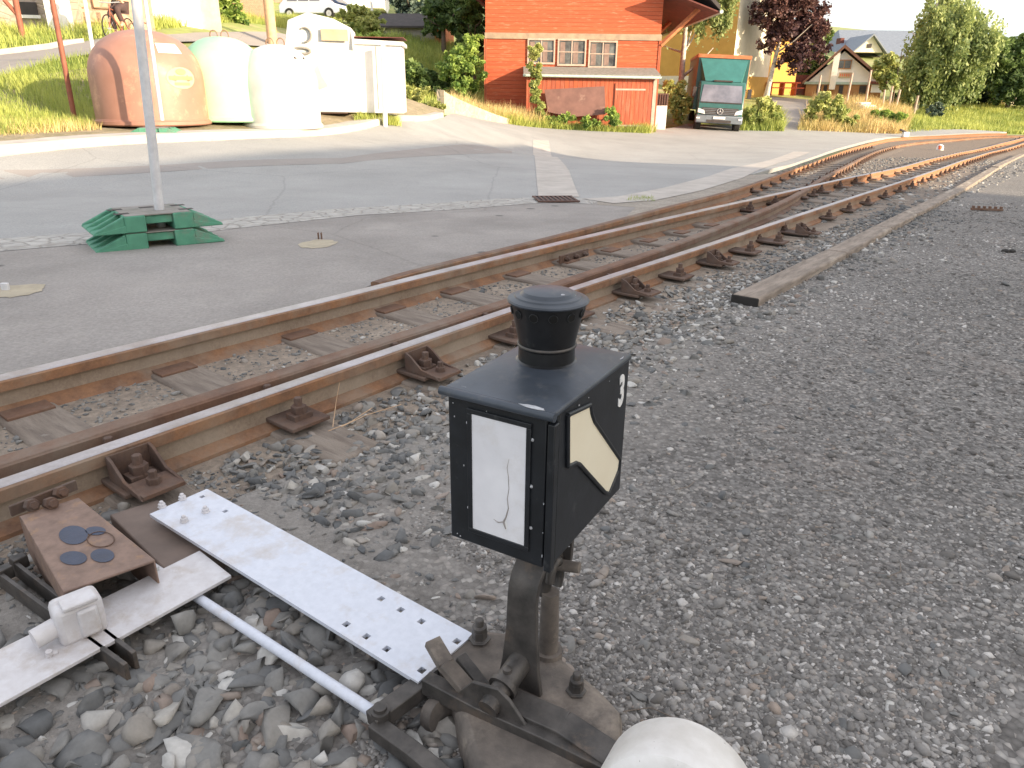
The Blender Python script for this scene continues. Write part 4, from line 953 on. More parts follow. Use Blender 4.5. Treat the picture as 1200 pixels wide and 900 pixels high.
def blades(name,label,cat,poly,n,h,w,mat,step=None,hv=.5,zoff=0):
    "grass: n blades on a world polygon"
    xs=[p[0] for p in poly];ys=[p[1] for p in poly]; X=[];Yv=[];c=0
    while c<n:
        x=RNG.uniform(min(xs),max(xs),n);y=RNG.uniform(min(ys),max(ys),n);k=inpoly(x,y,poly);X.append(x[k]);Yv.append(y[k]);c+=k.sum()
    x=np.concatenate(X)[:n];y=np.concatenate(Yv)[:n]; z=garr(x,y)+zoff
    clump=np.sin(x*1.7+np.sin(y*1.3)*2)*np.cos(y*1.9+x*.6); H=h*np.clip(1+hv*clump+RNG.normal(0,.3,n),.15,2.4)
    a=RNG.uniform(0,2*PI,n); dx=np.cos(a)*w/2;dy=np.sin(a)*w/2; lx=RNG.normal(0,.3,n)*H;ly=RNG.normal(0,.3,n)*H
    V=np.stack([np.stack([x-dx,y-dy,z-.02],1),np.stack([x+dx,y+dy,z-.02],1),np.stack([x+lx,y+ly,z+H],1)],1).reshape(-1,3)
    tone=np.clip(.5+.35*clump+RNG.uniform(-.3,.3,n),0,1)
    o=setmesh(name,V,np.arange(3*n).reshape(n,3),mat,np.repeat(tone,3)); return tag(o,label,cat,kind='stuff')
def PP(L): return [(W(*q).x,W(*q).y) for q in L]
# ------------------------------------------------------------ left verge: kerb, island, back road
kerbL=[(-220,190,8.6),(0,180,9.8),(130,170,11.2),(250,163,12.2),(340,157,13.8),(430,150,16.3),(490,142,19),(520,136,22)]
kp=[Vector((*p,0)) for p in PP(kerbL)]; kp=resample(smoothp(kp,2),.5)
kp=[Vector((p.x,p.y,z+RO)) for p,z in zip(kp,garr([p.x for p in kp],[p.y for p in kp]))]
m=MB(); m.sweep([(-.45,-.25),(.0,-.25),(.0,.10),(-.03,.125),(-.45,.14)],kp); tag(m.build('kerb','concrete',smooth=30),kind='structure')
isl=P2(kp)+PP([(520,128,24),(470,118,24),(380,110,20),(250,110,17),(120,85,16.2),(0,98,15.2),(-220,120,13)])
sheet('verge',isl,RO+.05,'soil')
br=[(-260,118,14),(0,95,16),(60,84,17),(110,72,18),(160,63,20.5),(230,56,25),(330,51,30),(420,47,34)]
br2=[(440,36,40),(400,33,38),(330,42,34),(230,45,28),(140,50,23),(60,62,20.5),(0,68,20),(-260,85,18.5)]
sheet('back_road',PP(br)+PP(br2),.07,'backroad')
pk=[Vector((*p,0)) for p in PP([(-260,83,18.7),(0,66,20.2),(60,60.5,20.8),(100,56,21.5)])]; pk=resample(pk,.6); pk=[Vector((p.x,p.y,g(p.x,p.y)+.07)) for p in pk]
m=MB(); m.sweep([(-1.1,-.1),(.0,-.1),(.0,.1),(-1.1,.1)],pk); tag(m.build('back_pavement','concrete'),kind='structure')
blades('verge_grass','sunlit grass on the bank behind the kerb, left of the brown container','grass',PP([(-200,165,10.5),(0,160,11),(110,155,12.6),(120,120,15.0),(122,78,16.9),(60,85,16.6),(0,97,15.6),(-200,120,13)]),26000,.17,.02,'grass',zoff=.1)
blades('dry_verge_grass','dry yellow grass along the kerb','grass',PP([(-200,172,9.9),(0,166,10.8),(120,158,12.4),(110,140,13.4),(0,140,12.6),(-200,140,11.4)]),7000,.14,.02,'drygrass',zoff=.1)
blades('back_verge_grass','green grass strip in front of the stone house and white building','grass',PP([(-200,75,20),(0,62,21),(95,52,22.3),(180,44,27),(300,36,36),(400,28,42),(400,24,50),(300,24,42),(180,32,30),(80,42,24.5),(-200,48,22.5)]),24000,.26,.03,'grass')
blades('hill_grass','long green grass on the slope behind the white containers','grass',PP([(430,118,24.5),(520,118,27),(572,115,34),(570,60,46),(500,40,48),(440,40,44),(420,60,36)]),26000,.3,.05,'grass')
# ------------------------------------------------------------ bell shaped recycling containers
def igloo(label,px0,px1,pyb,Y,top,mat,extra=None,rz=0,hooks='rust'):
    a=W(px0,pyb,Y);b=W(px1,pyb,Y); r=(b-a).length/2; c=(a+b)/2; c.z=g(c.x,c.y)+RO+.05; H=W((px0+px1)/2,top,Y).z-c.z
    t=thing('bell_container',label,'recycling container',c,rz,group='bell shaped recycling containers')
    prof=[(r*.97,0),(r*1.0,.05),(r*1.0,.09),(r*.985,.10),(r*.985,H*.50)]
    for k in range(1,11):
        f=k/10; an=f*PI/2; prof.append((r*.985*math.cos(an)**.85 if k<10 else .02,H*.50+H*.50*math.sin(an)))
    m=MB(); m.lathe(prof,48); m.build('shell',mat,t,smooth=30)
    m=MB(); m.lathe([(r*1.0,.0),(r*1.03,.02),(r*1.03,.07),(r*.99,.085)],48,caps=False); m.build('base_rim',mat,t,smooth=40)
    for s in (-1,1):
        m=MB(); m.tube([(s*.10+.07*math.cos(a_),0,H+.02+.085*math.sin(a_)) for a_ in [R(30*k) for k in range(13)]],.011,8); m.build('lifting_ring',hooks,t,smooth=60)
    m=MB(); 
    for an in (R(-65),R(60)):
        for k in range(2): pass
    # dark slot under a hood near the shoulder
    an=R(-25); zz=H*.86; rr=r*.62
    m.M=Matrix.Rotation(an,4,'Z')@Matrix.Translation((rr,0,zz))@Matrix.Rotation(R(48),4,'Y'); m.box((0,0,.01),(.16,.34,.05)); m.build('slot_hood',mat,t,bevel=.01)
    m=MB(); m.M=Matrix.Rotation(an,4,'Z')@Matrix.Translation((rr+.02,0,zz-.02))@Matrix.Rotation(R(48),4,'Y'); m.box((.05,0,.02),(.05,.28,.05)); m.build('slot','roofdark',t)
    return t,r,H
# facing: -Y toward camera
t,r,H=igloo('brown bell shaped recycling container with a round cream sticker',121,243,148,13.6,35,'igloobrown')
# stickers curved on the shell
def shellpatch(parent,r,cy_,z,wa,hz,mat,name,roundp=True,n_=20,off=.006,H=None):
    m=MB(); vs=[];
    def surf(a_,z_):
        if z_<=H*.5: rr=r*.985
        else:
            sn=min(1,(z_-H*.5)/(H*.5)); rr=r*.985*max(0,math.cos(math.asin(sn)))**.85
        return (math.cos(a_)*(rr+off),math.sin(a_)*(rr+off),z_)
    if roundp:
        ring=[surf(cy_+wa*math.cos(k*2*PI/n_),z+hz*math.sin(k*2*PI/n_)) for k in range(n_)]; m.add([surf(cy_,z)]+ring,[(0,k+1,(k+1)%n_+1) for k in range(n_)])
    else:
        g_=[[surf(cy_+wa*(i/3-1),z+hz*(j/3-1)) for j in range(7)] for i in range(7)]
        m.add([p for c_ in g_ for p in c_],[(i*7+j,(i+1)*7+j,(i+1)*7+j+1,i*7+j+1) for i in range(6) for j in range(6)])
    return m.build(name,mat,parent)
MAT['sticker']=M('cream_sticker',(.50,.40,.26),(.42,.31,.21),4,.6)
MAT['stickgreen']=M('olive_print',(.42,.42,.16),None,5,.7)
a0=R(-26)
shellpatch(t,r,a0-R(4),H*.50,R(17),.20*H/1.8,'sticker','round_sticker',H=H)
shellpatch(t,r,a0-R(4),H*.50,R(14),.028,'stickgreen','sticker_print',roundp=False,off=.010,H=H)
shellpatch(t,r,a0-R(4),H*.565,R(6),.05,'stickgreen','sticker_print',off=.010,H=H)
shellpatch(t,r,a0-R(4),H*.44,R(9),.022,'stickgreen','sticker_print',roundp=False,off=.010,H=H)
shellpatch(t,r,a0-R(8),H*.80,R(15),.075,'igloowhite','white_label',roundp=False,H=H)
igloo('pale green bell shaped recycling container next to the brown one',222,318,146,14.6,43,'igloogreen')
igloo('plain white bell shaped recycling container beside the clothing banks',288,376,146.5,14.7,52,'igloowhite')
# clothing bank with gabled hood
P=W(384,140,17.0); P.z=g(P.x,P.y)+RO+.02
pm=F/ (17.0*math.cos(PITCH)+ 0.6)    # px per metre there
t=thing('clothing_bank','tall white clothing bank with sloping hood and yellowish hatch','clothing bank',P,R(8))
w_=1.36; t.scale=(1,1,.83)
m=MB(); m.prism([(-w_/2,-.55,0),(w_/2,-.55,0),(w_/2,-.55,1.45),(w_/2,-.62,1.50),(w_/2,-.62,1.95),(w_/2-.35,-.62,2.15),(-w_/2+.5,-.62,2.28),(-w_/2+.1,-.62,2.1),(-w_/2,-.62,1.55),(-w_/2,-.55,1.45)],(0,1.2,0)); m.build('body','igloowhite',t,bevel=.02)
m=MB(); m.bx(w_/2-.62,w_/2-.08,-.64,-.618,1.66,1.92); m.build('hatch','sticker',t,bevel=.005)
m=MB(); m.tube([(-w_/2+.42+.12*math.cos(a_),-.63,1.78+.16*math.sin(a_)) for a_ in [R(-100+20*k) for k in range(12)]],.022,8); m.build('printed_arrow','greydust',t)
m=MB(); m.tube([(-w_/2+.32+.17*math.cos(a_),-.60-.0,1.42+.07*math.sin(a_)) for a_ in [R(20*k) for k in range(19)]],.03,8); m.build('pull_handle','greydust',t,smooth=60)
MAT['pinkprint']=M('faded_pink_print',(.72,.50,.42),(.66,.42,.36),4,.6)
m=MB(); m.prism([(-w_/2+.34,-.556,1.36),(-w_/2+.56,-.556,1.40),(-w_/2+.68,-.556,.86),(-w_/2+.80,-.556,.62),(-w_/2+.62,-.556,.54),(-w_/2+.5,-.556,.9)],(0,.004,0)); m.build('printed_figure','pinkprint',t)
m=MB(); m.bx(-w_/2+.3,w_/2-.2,-.5,.5,-.03,.02); m.build('skid','grate',t)
P=W(427,136.5,17.6); P.z=g(P.x,P.y)+RO+.02
t=thing('white_container','low wide white container with a thin red lid edge beside the clothing bank','container',P,R(4))
w_=1.86
m=MB(); m.bx(-w_/2,w_/2,-.5,.5,.02,1.42); m.build('body','igloowhite',t,bevel=.015)
m=MB(); m.prism([(-w_/2-.04,-.56,1.42),(w_/2+.06,-.56,1.38),(w_/2+.06,-.56,1.46),(-w_/2-.04,-.56,1.54)],(0,1.1,0)); m.build('lid','igloowhite',t,bevel=.01)
m=MB(); m.bx(-w_/2-.04,w_/2+.06,-.545,.53,1.535,1.55); m.build('red_edge','brownpaint',t)
m=MB(); m.bx(w_/2-.55,w_/2-.535,-.505,-.50,.1,1.36); m.build('door_seam','greydust',t)
# ------------------------------------------------------------ posts
def post(name,label,cat,top,bot,Y,r,mat,group=None,base=None,square=False):
    B=W(*bot,Y); B.z=min(B.z,g(B.x,B.y)+.2); Tq=W(*top,Y)
    t=thing(name,label,cat,B,group=group); m=MB(); d_=Tq-B
    m.tube([(0,0,-.1),tuple(d_)],r,4 if square else 12); m.build('post_tube',mat,t,smooth=40)
    return t
def baseplates(label,P,rz,n_,mat='greenplast'):
    out=[]
    for i in range(n_):
        t=thing('sign_stand_block',label[i],'pole base',(P.x,P.y,P.z+i*.112),rz+(.03 if i else 0),group='recycled plastic pole bases'); Lx,Ly,hz=.80,.46,.105
        s=.14
        m=MB()
        def wedge(sg):
            # ribs of the sloping end
            for k in range(4):
                y=-Ly/2+.02+k*(Ly-.04)/3
                m.prism([(sg*(Lx/2-s*1.35),y-.018,0),(sg*Lx/2,y-.018,0),(sg*(Lx/2-.01),y-.018,.018),(sg*(Lx/2-s*1.35),y-.018,hz)],(0,.036,0))
            m.prism([(sg*(Lx/2-s*1.4),-Ly/2,0),(sg*Lx/2,-Ly/2,0),(sg*(Lx/2-.01),-Ly/2,.012),(sg*(Lx/2-s*1.4),-Ly/2,.05)],(0,Ly,0))
        wedge(1);wedge(-1)
        for x0,x1 in ((-Lx/2+s*1.35,-.085),(.085,Lx/2-s*1.35)):
            m.bx(x0,x1,-Ly/2,Ly/2,0,hz)
        m.bx(-.085,.085,-Ly/2+.025,Ly/2-.025,.045,hz-.008)
        m.build('block',mat,t,bevel=.006)
        m=MB(); 
        m.bx(-Lx/2+s*1.35+.01,Lx/2-s*1.35-.01,-Ly/2+.012,Ly/2-.012,hz-.004,hz+.002); m.build('dusty_top','greydust',t)
        for (x,y) in ((-.2,-.1),(.2,-.1),(-.2,.11),(.2,.11),(.0,.12)):
            m=MB(); m.bx(x-.045,x+.045,y-.03,y+.03,hz+.0022,hz+.0035); m.build('socket','roofdark',t)
        out.append(t)
    return out
Pb=(gnd(97,283,RO)+gnd(268,284,RO))/2; baseplates(['green plastic pole base, lower of the two stacked on the dark asphalt','green plastic pole base, upper of the two stacked on the dark asphalt'],Pb,R(36),2)
Pt=W(174,0,Pb.y+.02); 
t=thing('sign_pole','tall galvanised pole standing in the two stacked green bases','pole',Pb); m=MB(); tp=W(159.5,0,Pb.y)-Pb; dirp=(tp-Vector((0.0,0,.2)))
b0=W(187,246,Pb.y)-Pb; m.tube([tuple(b0+(b0-tp).normalized()*.12),tuple(b0),tuple(tp),tuple(tp+(tp-b0)*.5)],[.030,.030,.030,.030],16); m.build('post_tube','pole',t,smooth=60)
Pb=W(184,153,12.15); Pb.z=g(Pb.x,Pb.y)+RO+.05; baseplates(['green plastic pole base in front of the brown container'],Pb,R(10),1)
t=thing('sign_pole','thin galvanised pole in front of the brown container','pole',Pb); b0=W(190,141,12.15)-Pb; tp=W(170,0,12.15)-Pb; m=MB(); m.tube([tuple(b0),tuple(tp+(tp-b0)*.3)],.03,12); m.build('post_tube','pole',t,smooth=60)
post('rusty_post','rusty brown post leaning in the grass left of the brown container','post',(60,-6),(88,143),13.4,.042,'rustpost')
post('rusty_post','short rusty post with a brace in front of the stone house','post',(16,-10),(27,46),22.5,.075,'rustpost')
m=MB(); a=W(5,0,22.5);b=W(20,17,22.5); o_=W(27,46,22.5)
t=thing('brace_rail','brown slanting rail braced against the short rusty post','brace',a); m.tube([(0,0,0),tuple(b-a)],.06,8); m.build('rail_bar','rustpost',t)
post('white_post','slim white post on the grass bank by the back road','post',(98,-8),(112,79),16.5,.038,'white')
post('white_post','white post in front of the low white container','post',(448.5,53),(451,136),16.9,.05,'white',square=False)
post('utility_pole','round wooden utility pole behind the white bell container','utility pole',(313,-10),(320,55),30,.19,'wood')
t=thing('pole_stub','small metal stub in a sandy patch on the dark asphalt, left edge','post stub',gnd(7,340,RO)); m=MB(); m.box((0,0,.012),(.035,.02,.05)); m.build('stub','pole',t,bevel=.003)
t=thing('pole_stub','small metal stub in a sandy patch right of the green bases','post stub',gnd(375,280,RO)); m=MB(); m.box((-.010,0,.02),(.008,.02,.05)); m.box((.012,0,.02),(.008,.02,.05)); m.build('stub','rustdark',t,bevel=.002)
def patchblob(name,px,py,rx,ry,mat,off=RO+.002):
    c=gnd(px,py,RO); e=gnd(px+rx,py,RO); r1=(e-c).length; e=gnd(px,py-ry,RO); r2=(e-c).length
    pl_=[(c.x+r1*math.cos(k*PI/12)*random.uniform(.85,1.1),c.y+r2*math.sin(k*PI/12)*random.uniform(.85,1.1)) for k in range(24)]
    return sheet(name,pl_,off,mat,step=.5)
patchblob('mortar_patch',18,341,32,7,'sand'); patchblob('mortar_patch',373,286,22,5,'sand')
t=thing('drain_grate','rusty drain grate at the near end of the concrete channel','drain grate',gnd(651,233,RO+.02),R(8)); P=gnd(651,233,RO)
m=MB(); 
for k in range(9): m.box((-.2+k*.05,0,.0),(.022,.38,.014))
m.box((0,-.19,0),(.44,.02,.016)); m.box((0,.19,0),(.44,.02,.016)); m.build('bars','grate',t)
m=MB(); m.box((0,0,-.004),(.42,.38,.004)); m.build('pit','roofdark',t)

# ------------------------------------------------------------ red goods shed
PL0=W(569,140,31.2); PR0=W(768,150,31.2); dv=PR0-PL0; bw=math.hypot(dv.x,dv.y); brz=math.atan2(dv.y,dv.x)
PL0.z=min(g(PL0.x,PL0.y),g(PR0.x,PR0.y))-.2
barn=thing('goods_shed','large red weatherboarded shed with three windows and wide eaves','shed',PL0,brz)
Bi=Matrix.Rotation(brz,4,'Z').inverted()
def BL(px,py,off=0.0):
    "photo point -> point on the shed's front wall (local x, z), off metres in front of it"
    r=Vector(ray(px,py)); o=Vector((0,0,CH))-PL0; o=Bi@o; r=Bi@r; t_=(-off-o.y)/r.y; q=o+r*t_; return q.x,q.z
wx1=BL(773,60)[0]
MAT['curtaincloth']=M('faded_curtain',(.26,.18,.155),(.17,.12,.105),6,.9)
m=MB(); m.bx(0,wx1,0,11,0,6.6); m.prism([(0,0,6.6),(wx1,0,6.6),(wx1/2,0,9.2)],(0,11,0)); barnw=m.build('wall','barnred',barn)
z1=BL(620,42)[1]
m=MB(); m.bx(-.03,wx1+.03,-.05,0,z1-.12,z1+.10); m.build('belt_board','trim',barn,bevel=.01)
for x in (0.0,wx1): m=MB(); m.bx(x-.05,x+.05,-.03,.05,0,z1-.12); m.build('corner_board','shedred',barn)
for i,(x0,y0,x1,y1) in enumerate(((619.5,47.5,649,73),(654.5,48,685.5,75),(690.5,50,722,77.5))):
    xa,za=BL(x0,y1);xb,zb=BL(x1,y0)
    m=MB()
    for q in ((xa-.06,xb+.06,zb,zb+.07),(xa-.06,xb+.06,za-.07,za),(xa-.06,xa,za,zb),(xb,xb+.06,za,zb)): m.bx(q[0],q[1],-.06,.02,q[2],q[3])
    xm=(xa+xb)/2; m.bx(xm-.022,xm+.022,-.035,.01,za,zb); zm=za+(zb-za)*.52; m.bx(xa,xb,-.03,.01,zm-.018,zm+.018)
    fr=m.build('window','frame',barn,bevel=.006)
    m=MB(); m.bx(xa,xb,-.012,-.004,za,zb); m.build('pane','glass',fr)
    m=MB()
    for q in (xa+.05,xm+.06): m.bx(q,q+(xm-xa)*.38,-.016,-.013,za+.03,zb-.05)
    m.build('curtain','curtaincloth',fr)
# roof with wide eaves both sides
hzv=4.95
m=MB()
ovr=1.95
def slab(x0,z0,x1,z1_,y0,y1,th): m.prism([(x0,y0,z0),(x1,y0,z1_),(x1,y0,z1_+th),(x0,y0,z0+th)],(0,y1-y0,0))
slab(-1.3,6.3,wx1/2,9.3,-1.0,12,.16); slab(wx1+ovr,hzv-.35,wx1/2,9.3,-1.0,12,.16); m.build('roof','roofdark',barn)
m=MB(); slab(wx1+.05,hzv+.2,wx1+ovr-.02,hzv-.5+.07,-.95,11.9,.05); m.build('soffit','brownpaint',barn)
m=MB()
for y in (-.0,5.5,10.8):
    m=MB(); m.tube([(wx1+.02,y,hzv-1.5),(wx1+1.5,y,hzv-.1)],.09,4); m.build('eave_brace','orangewood',barn)
    m=MB(); m.tube([(-.02,y+.3,5.15),(-1.25,y+.3,6.2)],.10,4); m.build('eave_brace','roofdark' if y<1 else 'brownpaint',barn)
m=MB(); m.tube([(wx1+ovr+.06,-1,hzv-.40),(wx1+ovr+.06,12,hzv-.42)],.07,8); m.build('gutter','gutterm',barn,smooth=60)
m=MB(); m.tube([(wx1+ovr+.04,11.8,hzv-.42),(wx1+ovr-.3,11.8,hzv-.8),(wx1+.1,11.5,hzv-1.3)],.045,8); m.build('downpipe','gutterm',barn,smooth=60)
# lean-to
so_=1.25
lx0=BL(617,100,so_)[0]; lx1=BL(769,100,so_)[0]; 
zt0=BL(640,79)[1]; ze=BL(640,88,so_+.15)[1]
lt=thing('lean_to','low red boarded lean-to with a felt roof and pale gutter against the red shed','lean-to shed',PL0,brz)
m=MB(); m.prism([(lx0,0,0),(lx0,-so_,0),(lx0,-so_,ze),(lx0,0,zt0-.06)],(lx1-lx0,0,0)); m.build('wall','shedred',lt)
m=MB(); m.prism([(lx0-.12,-.01,zt0-.05),(lx0-.12,-so_-.16,ze-.02),(lx0-.12,-so_-.16,ze+.05),(lx0-.12,-.01,zt0+.03)],(lx1-lx0+.24,0,0)); m.build('roof','greydust',lt)
m=MB(); m.tube([(lx0-.14,-so_-.2,ze-.02),(lx1+.14,-so_-.2,ze-.05)],.05,8); m.build('gutter','gutterm',lt,smooth=60)
dx0=BL(721,100,so_)[0]
m=MB(); m.bx(dx0,lx1-.14,-so_-.04,-so_+.01,.12,ze-.25); m.build('door','shedred',lt,bevel=.006)
m=MB(); 
for z in (.5,ze-.5): m.bx(dx0+.02,lx1-.4,-so_-.055,-so_-.04,z,z+.06)
m.build('door_strap','frame',lt)
m=MB(); m.bx(lx1-.11,lx1+.02,-so_-.03,-so_+.05,.0,ze-.05); m.build('corner_board','frame',lt)
q0=BL(638,105,so_+.35);q1=BL(708.5,101,so_+.35);q2=BL(709.5,134,so_+.35);q3=BL(668,137,so_+.35);q4_=BL(642,131,so_+.35)
t=thing('sheet_panel','rusty brown metal sheet propped up in front of the lean-to','metal sheet',PL0,brz)
m=MB(); m.prism([(q[0],-so_-.35-.05*(q[1]<1.2),q[1]) for q in (q0,q1,q2,q3,q4_)],(0,.03,0)); m.build('sheet','panel',t)
# grey-white foundation block and dark crate right of the lean-to
t=thing('concrete_block','pale concrete block with a striped grating right of the lean-to','concrete block',W(771,148,32.6),brz); m=MB(); m.box((0,0,.35),(.55,.5,.95)); m.build('block','igloowhite',t,bevel=.02)
m=MB()
for k in range(6): m.box((-.25+k*.1,-.26,1.05),(.04,.03,.42))
m.box((0,-.2,1.05),(.6,.04,.5)); m.build('grating','grate',t)
# retaining kerb wall in front of the shed
rw=[Vector((*p,0)) for p in PP([(521,140,24.5),(536,139,25.5),(560,141,26.5),(585,146,27.5),(618,149.5,29)])]; rw=resample(smoothp(rw,2),.5)
hs=[.62,.6,.5,.4,.3,.2,.12]
for i in range(1):
    m=MB(); P=[Vector((p.x,p.y,g(p.x,p.y))) for p in rw]; k=len(P); vs=[]
    for j,p in enumerate(P):
        hgt=.62*(1-j/(k-1))**.8+.10; d_=(P[min(j+1,k-1)]-P[max(j-1,0)]).normalized(); r_=Vector((d_.y,-d_.x,0))
        for a_,b_ in ((0,-.2),(0,hgt),(-.25,hgt+.02),(-.25,-.2)): vs.append(p+r_*a_+Vector((0,0,b_)))
    m.add(vs,[(j*4+q,j*4+(q+1)%4,(j+1)*4+(q+1)%4,(j+1)*4+q) for j in range(k-1) for q in range(4)]+[(0,1,2,3),tuple(range(4*k-4,4*k))])
    MAT['oldwall']=stonewall('old_stone_wall',(.44,.37,.28),(.36,.30,.23),3,(.42,.38,.30),'vor')
    tag(m.build('retaining_wall','oldwall'),'low old stone retaining wall curving down beside the road','retaining wall')
blades('shed_dry_grass','dry reddish grass in front of the red shed','grass',PP([(524,138,25.2),(560,140,27),(590,145,28),(640,147,29.0),(640,145,29.8),(614,142,31),(572,135,31),(530,130,29)]),15000,.42,.03,'drygrass')
blades('shed_green_grass','bright green grass at the foot of the lean-to','grass',PP([(575,147,27.6),(640,150.5,28.8),(760,151.5,29.6),(768,150,30.4),(640,147,29.6),(585,144,29)]),13000,.30,.03,'grass')
for (x,y,w_) in ((640,130,8),(680,140,9),(722,140,10)): 
    pass
tree('climbing_shrub','slender climbing shrub at the left corner of the lean-to',627,146,29.2,[(627,60,8,9),(626,78,9,12),(628,98,9,14),(630,120,9,14),(632,137,8,8)],4200,.08,'leafpale',0,0,cat='shrub')
tree('weed_clump','leafy weed clump at the foot of the rusty sheet',675,147,29.2,[(655,141,14,6),(690,142,16,6),(668,137,8,5)],1800,.08,'leaf',0,0,cat='weeds')
tree('weed_clump','round weed bush beside the lean-to door',720,148,29.3,[(716,136,9,9),(722,142,9,6)],1000,.08,'leaf',0,0,cat='weeds')
# ------------------------------------------------------------ lorry
def lorry():
    P=gnd(838,154,.1) ; P=W(840,155,34.0)
    t=thing('lorry','green box lorry with orange roof edge parked facing the road','lorry',P,rot=(0,R(2.2),R(-9))); t.scale=(.95,.95,.91)
    tq='lorry_teal'; MAT[tq]=M('dark_teal_paint',(.035,.12,.115),(.028,.10,.096),3,.35,0,20,.02)
    MAT['tealpanel']=M('teal_deflector',(.04,.17,.165),(.032,.14,.135),3,.45,0,20,.02)
    MAT['boxtan']=M('orange_tan_box_side',(.24,.125,.065),(.19,.10,.05),3,.6)
    MAT['bumper']=M('grey_bumper',(.17,.20,.24),(.14,.17,.20),4,.5)
    MAT['tyre']=M('black_tyre',(.02,.02,.02),None,10,.9)
    MAT['lamp']=M('headlamp_glass',(.85,.88,.9),(.7,.72,.75),12,.15)
    MAT['wind']=M('windscreen_glass',(.22,.23,.29),(.12,.13,.17),1.2,.12)
    m=MB(); m.bx(-1.2,1.2,1.3,7.2,.95,3.45); m.build('cargo_box','boxtan',t,bevel=.03)
    m=MB(); m.bx(-1.22,1.22,1.24,1.34,3.34,3.5); m.bx(-1.22,-1.16,1.24,7.2,3.36,3.5); m.build('roof_edge','orangewood',t)
    m=MB(); m.bx(-1.16,1.16,1.27,1.30,.95,3.34); m.build('headboard','lorry_teal',t)
    # cab body: side profile extruded
    m=MB(); prof=[(0,.45),(0,1.15),(.04,1.30),(.30,2.15),(.42,2.28),(1.2,2.30),(1.2,.45)]
    m.prism([(-1.02,y,z) for y,z in prof],(2.04,0,0)); m.build('cab','lorry_teal',t,bevel=.05)
    m=MB(); m.add([(-.80,.42,2.29),(.80,.42,2.29),(1.08,1.24,3.30),(-1.08,1.24,3.30)],[(0,1,2,3)]); m.add([(-.80,.42,2.29),(-1.08,1.24,3.30),(-.95,1.24,2.29)],[(0,1,2)]); m.add([(.80,.42,2.29),(1.08,1.24,3.30),(.95,1.24,2.29)],[(0,1,2)]); m.build('wind_deflector','tealpanel',t)
    m=MB(); m.prism([(-.93,.055,1.36),(.93,.055,1.36),(.86,.285,2.12),(-.86,.285,2.12)],(0,-.02,.0)); m.build('windscreen','wind',t)
    m=MB(); m.bx(-.92,.92,.02,.05,1.31,1.35); m.build('wiper','roofdark',t)
    m=MB(); m.bx(-.42,.42,.36,.44,2.27,2.34); m.build('sun_visor','roofdark',t)
    gr_=MB(); gr_.bx(-.82,.82,-.035,.0,.78,1.10)
    G_=gr_.build('grille','roofdark',t,bevel=.01)
    m=MB()
    for k in range(4): m.bx(-.80,.80,-.045,-.036,.81+k*.075,.83+k*.075)
    m.build('grille_slat','bumper',G_)
    m=MB(); m.tube([(.13*math.cos(a_),-.055,.95+.13*math.sin(a_)) for a_ in [R(15*k) for k in range(25)]],.014,6,False)
    for k in range(3):
        a_=R(90+120*k); m.tube([(0,-.055,.95),(.13*math.cos(a_),-.055,.95+.13*math.sin(a_))],[.02,.006],6)
    m.build('star_badge','chip',G_)
    m=MB(); m.bx(-1.06,1.06,-.10,.25,.40,.76); m.build('bumper','bumper',t,bevel=.05)
    m=MB(); m.bx(-.55,.55,-.115,-.10,.44,.56); m.build('air_intake','roofdark',t)
    m=MB(); m.bx(-.27,.27,-.13,-.116,.60,.71); m.build('number_plate','white',t)
    for s in (-1,1):
        m=MB(); m.prism([(s*.66,-.05,.80),(s*1.0,-.03,.86),(s*1.0,-.03,1.06),(s*.72,-.05,.98)],(0,.03,0)); m.build('headlight','lamp',t,bevel=.008)
        m=MB(); m.box((s*1.24,.35,1.78),(.16,.10,.44)); m.tube([(s*1.0,.35,1.95),(s*1.24,.35,1.98)],.02,6); m.build('mirror','roofdark',t,bevel=.02)
        m=MB(); m.bx(s*1.022,s*1.03,.45,1.05,1.4,2.1); m.build('side_window','wind',t)
        m=MB(); m.box((s*.95,-.112,.62),(.16,.012,.07)); m.build('fog_lamp','lamp',t)
    for (x,y) in ((-.90,.62),(.90,.62),(-.88,5.6),(.88,5.6)):
        m=MB(); m.M=Matrix.Translation((x,y,.42))@Matrix.Rotation(PI/2,4,'Y'); m.lathe([(.2,-.14),(.38,-.14),(.42,-.1),(.42,.1),(.38,.14),(.2,.14)],28); wh=m.build('wheel','tyre',t,smooth=40)
        m=MB(); m.M=Matrix.Translation((x,y,.42))@Matrix.Rotation(PI/2,4,'Y'); m.lathe([(.05,-.12),(.21,-.135),(.21,.135),(.05,.12)],20); m.build('rim','bumper',wh,smooth=40)
    m=MB(); m.bx(-.45,.45,.5,7.0,.55,.9); m.build('chassis','roofdark',t)
lorry()
# ------------------------------------------------------------ yellow building behind
MAT['yellow']=M('ochre_render',(.62,.36,.09),(.55,.31,.075),2,.9,0,30,.1)
MAT['cream']=M('cream_render',(.78,.72,.58),(.70,.64,.50),2,.9)
P=W(856,100,46); P.z=g(P.x,P.y)-.5
t=thing('yellow_building','tall ochre yellow building with one face coloured as sunlit behind the lorry','building',P,R(0))
xl=W(740,50,52)-P; xr=W(905,50,50)-P; zt_=14
m=MB(); m.prism([(0,0,0),(xl.x,6.0,0),(xl.x+6,16,0),(xr.x+4,14,0),(xr.x,4,0)],(0,0,zt_)); m.build('wall','yellow',t)
m=MB(); m.prism([(0,-.02,0),(xl.x,5.98,0),(xl.x,6.1,0),(0,.1,0)],(0,0,1.9)); m.build('plinth','cream',t)
m=MB(); m.prism([(.0,-.03,1.9),(xr.x,3.97,1.9),(xr.x,4.05,1.9),(0,.05,1.9)],(0,0,zt_-1.9)); m.build('sunlit_colour_face','cream',t)  # cream sheet over the ochre colours this face as if sunlit
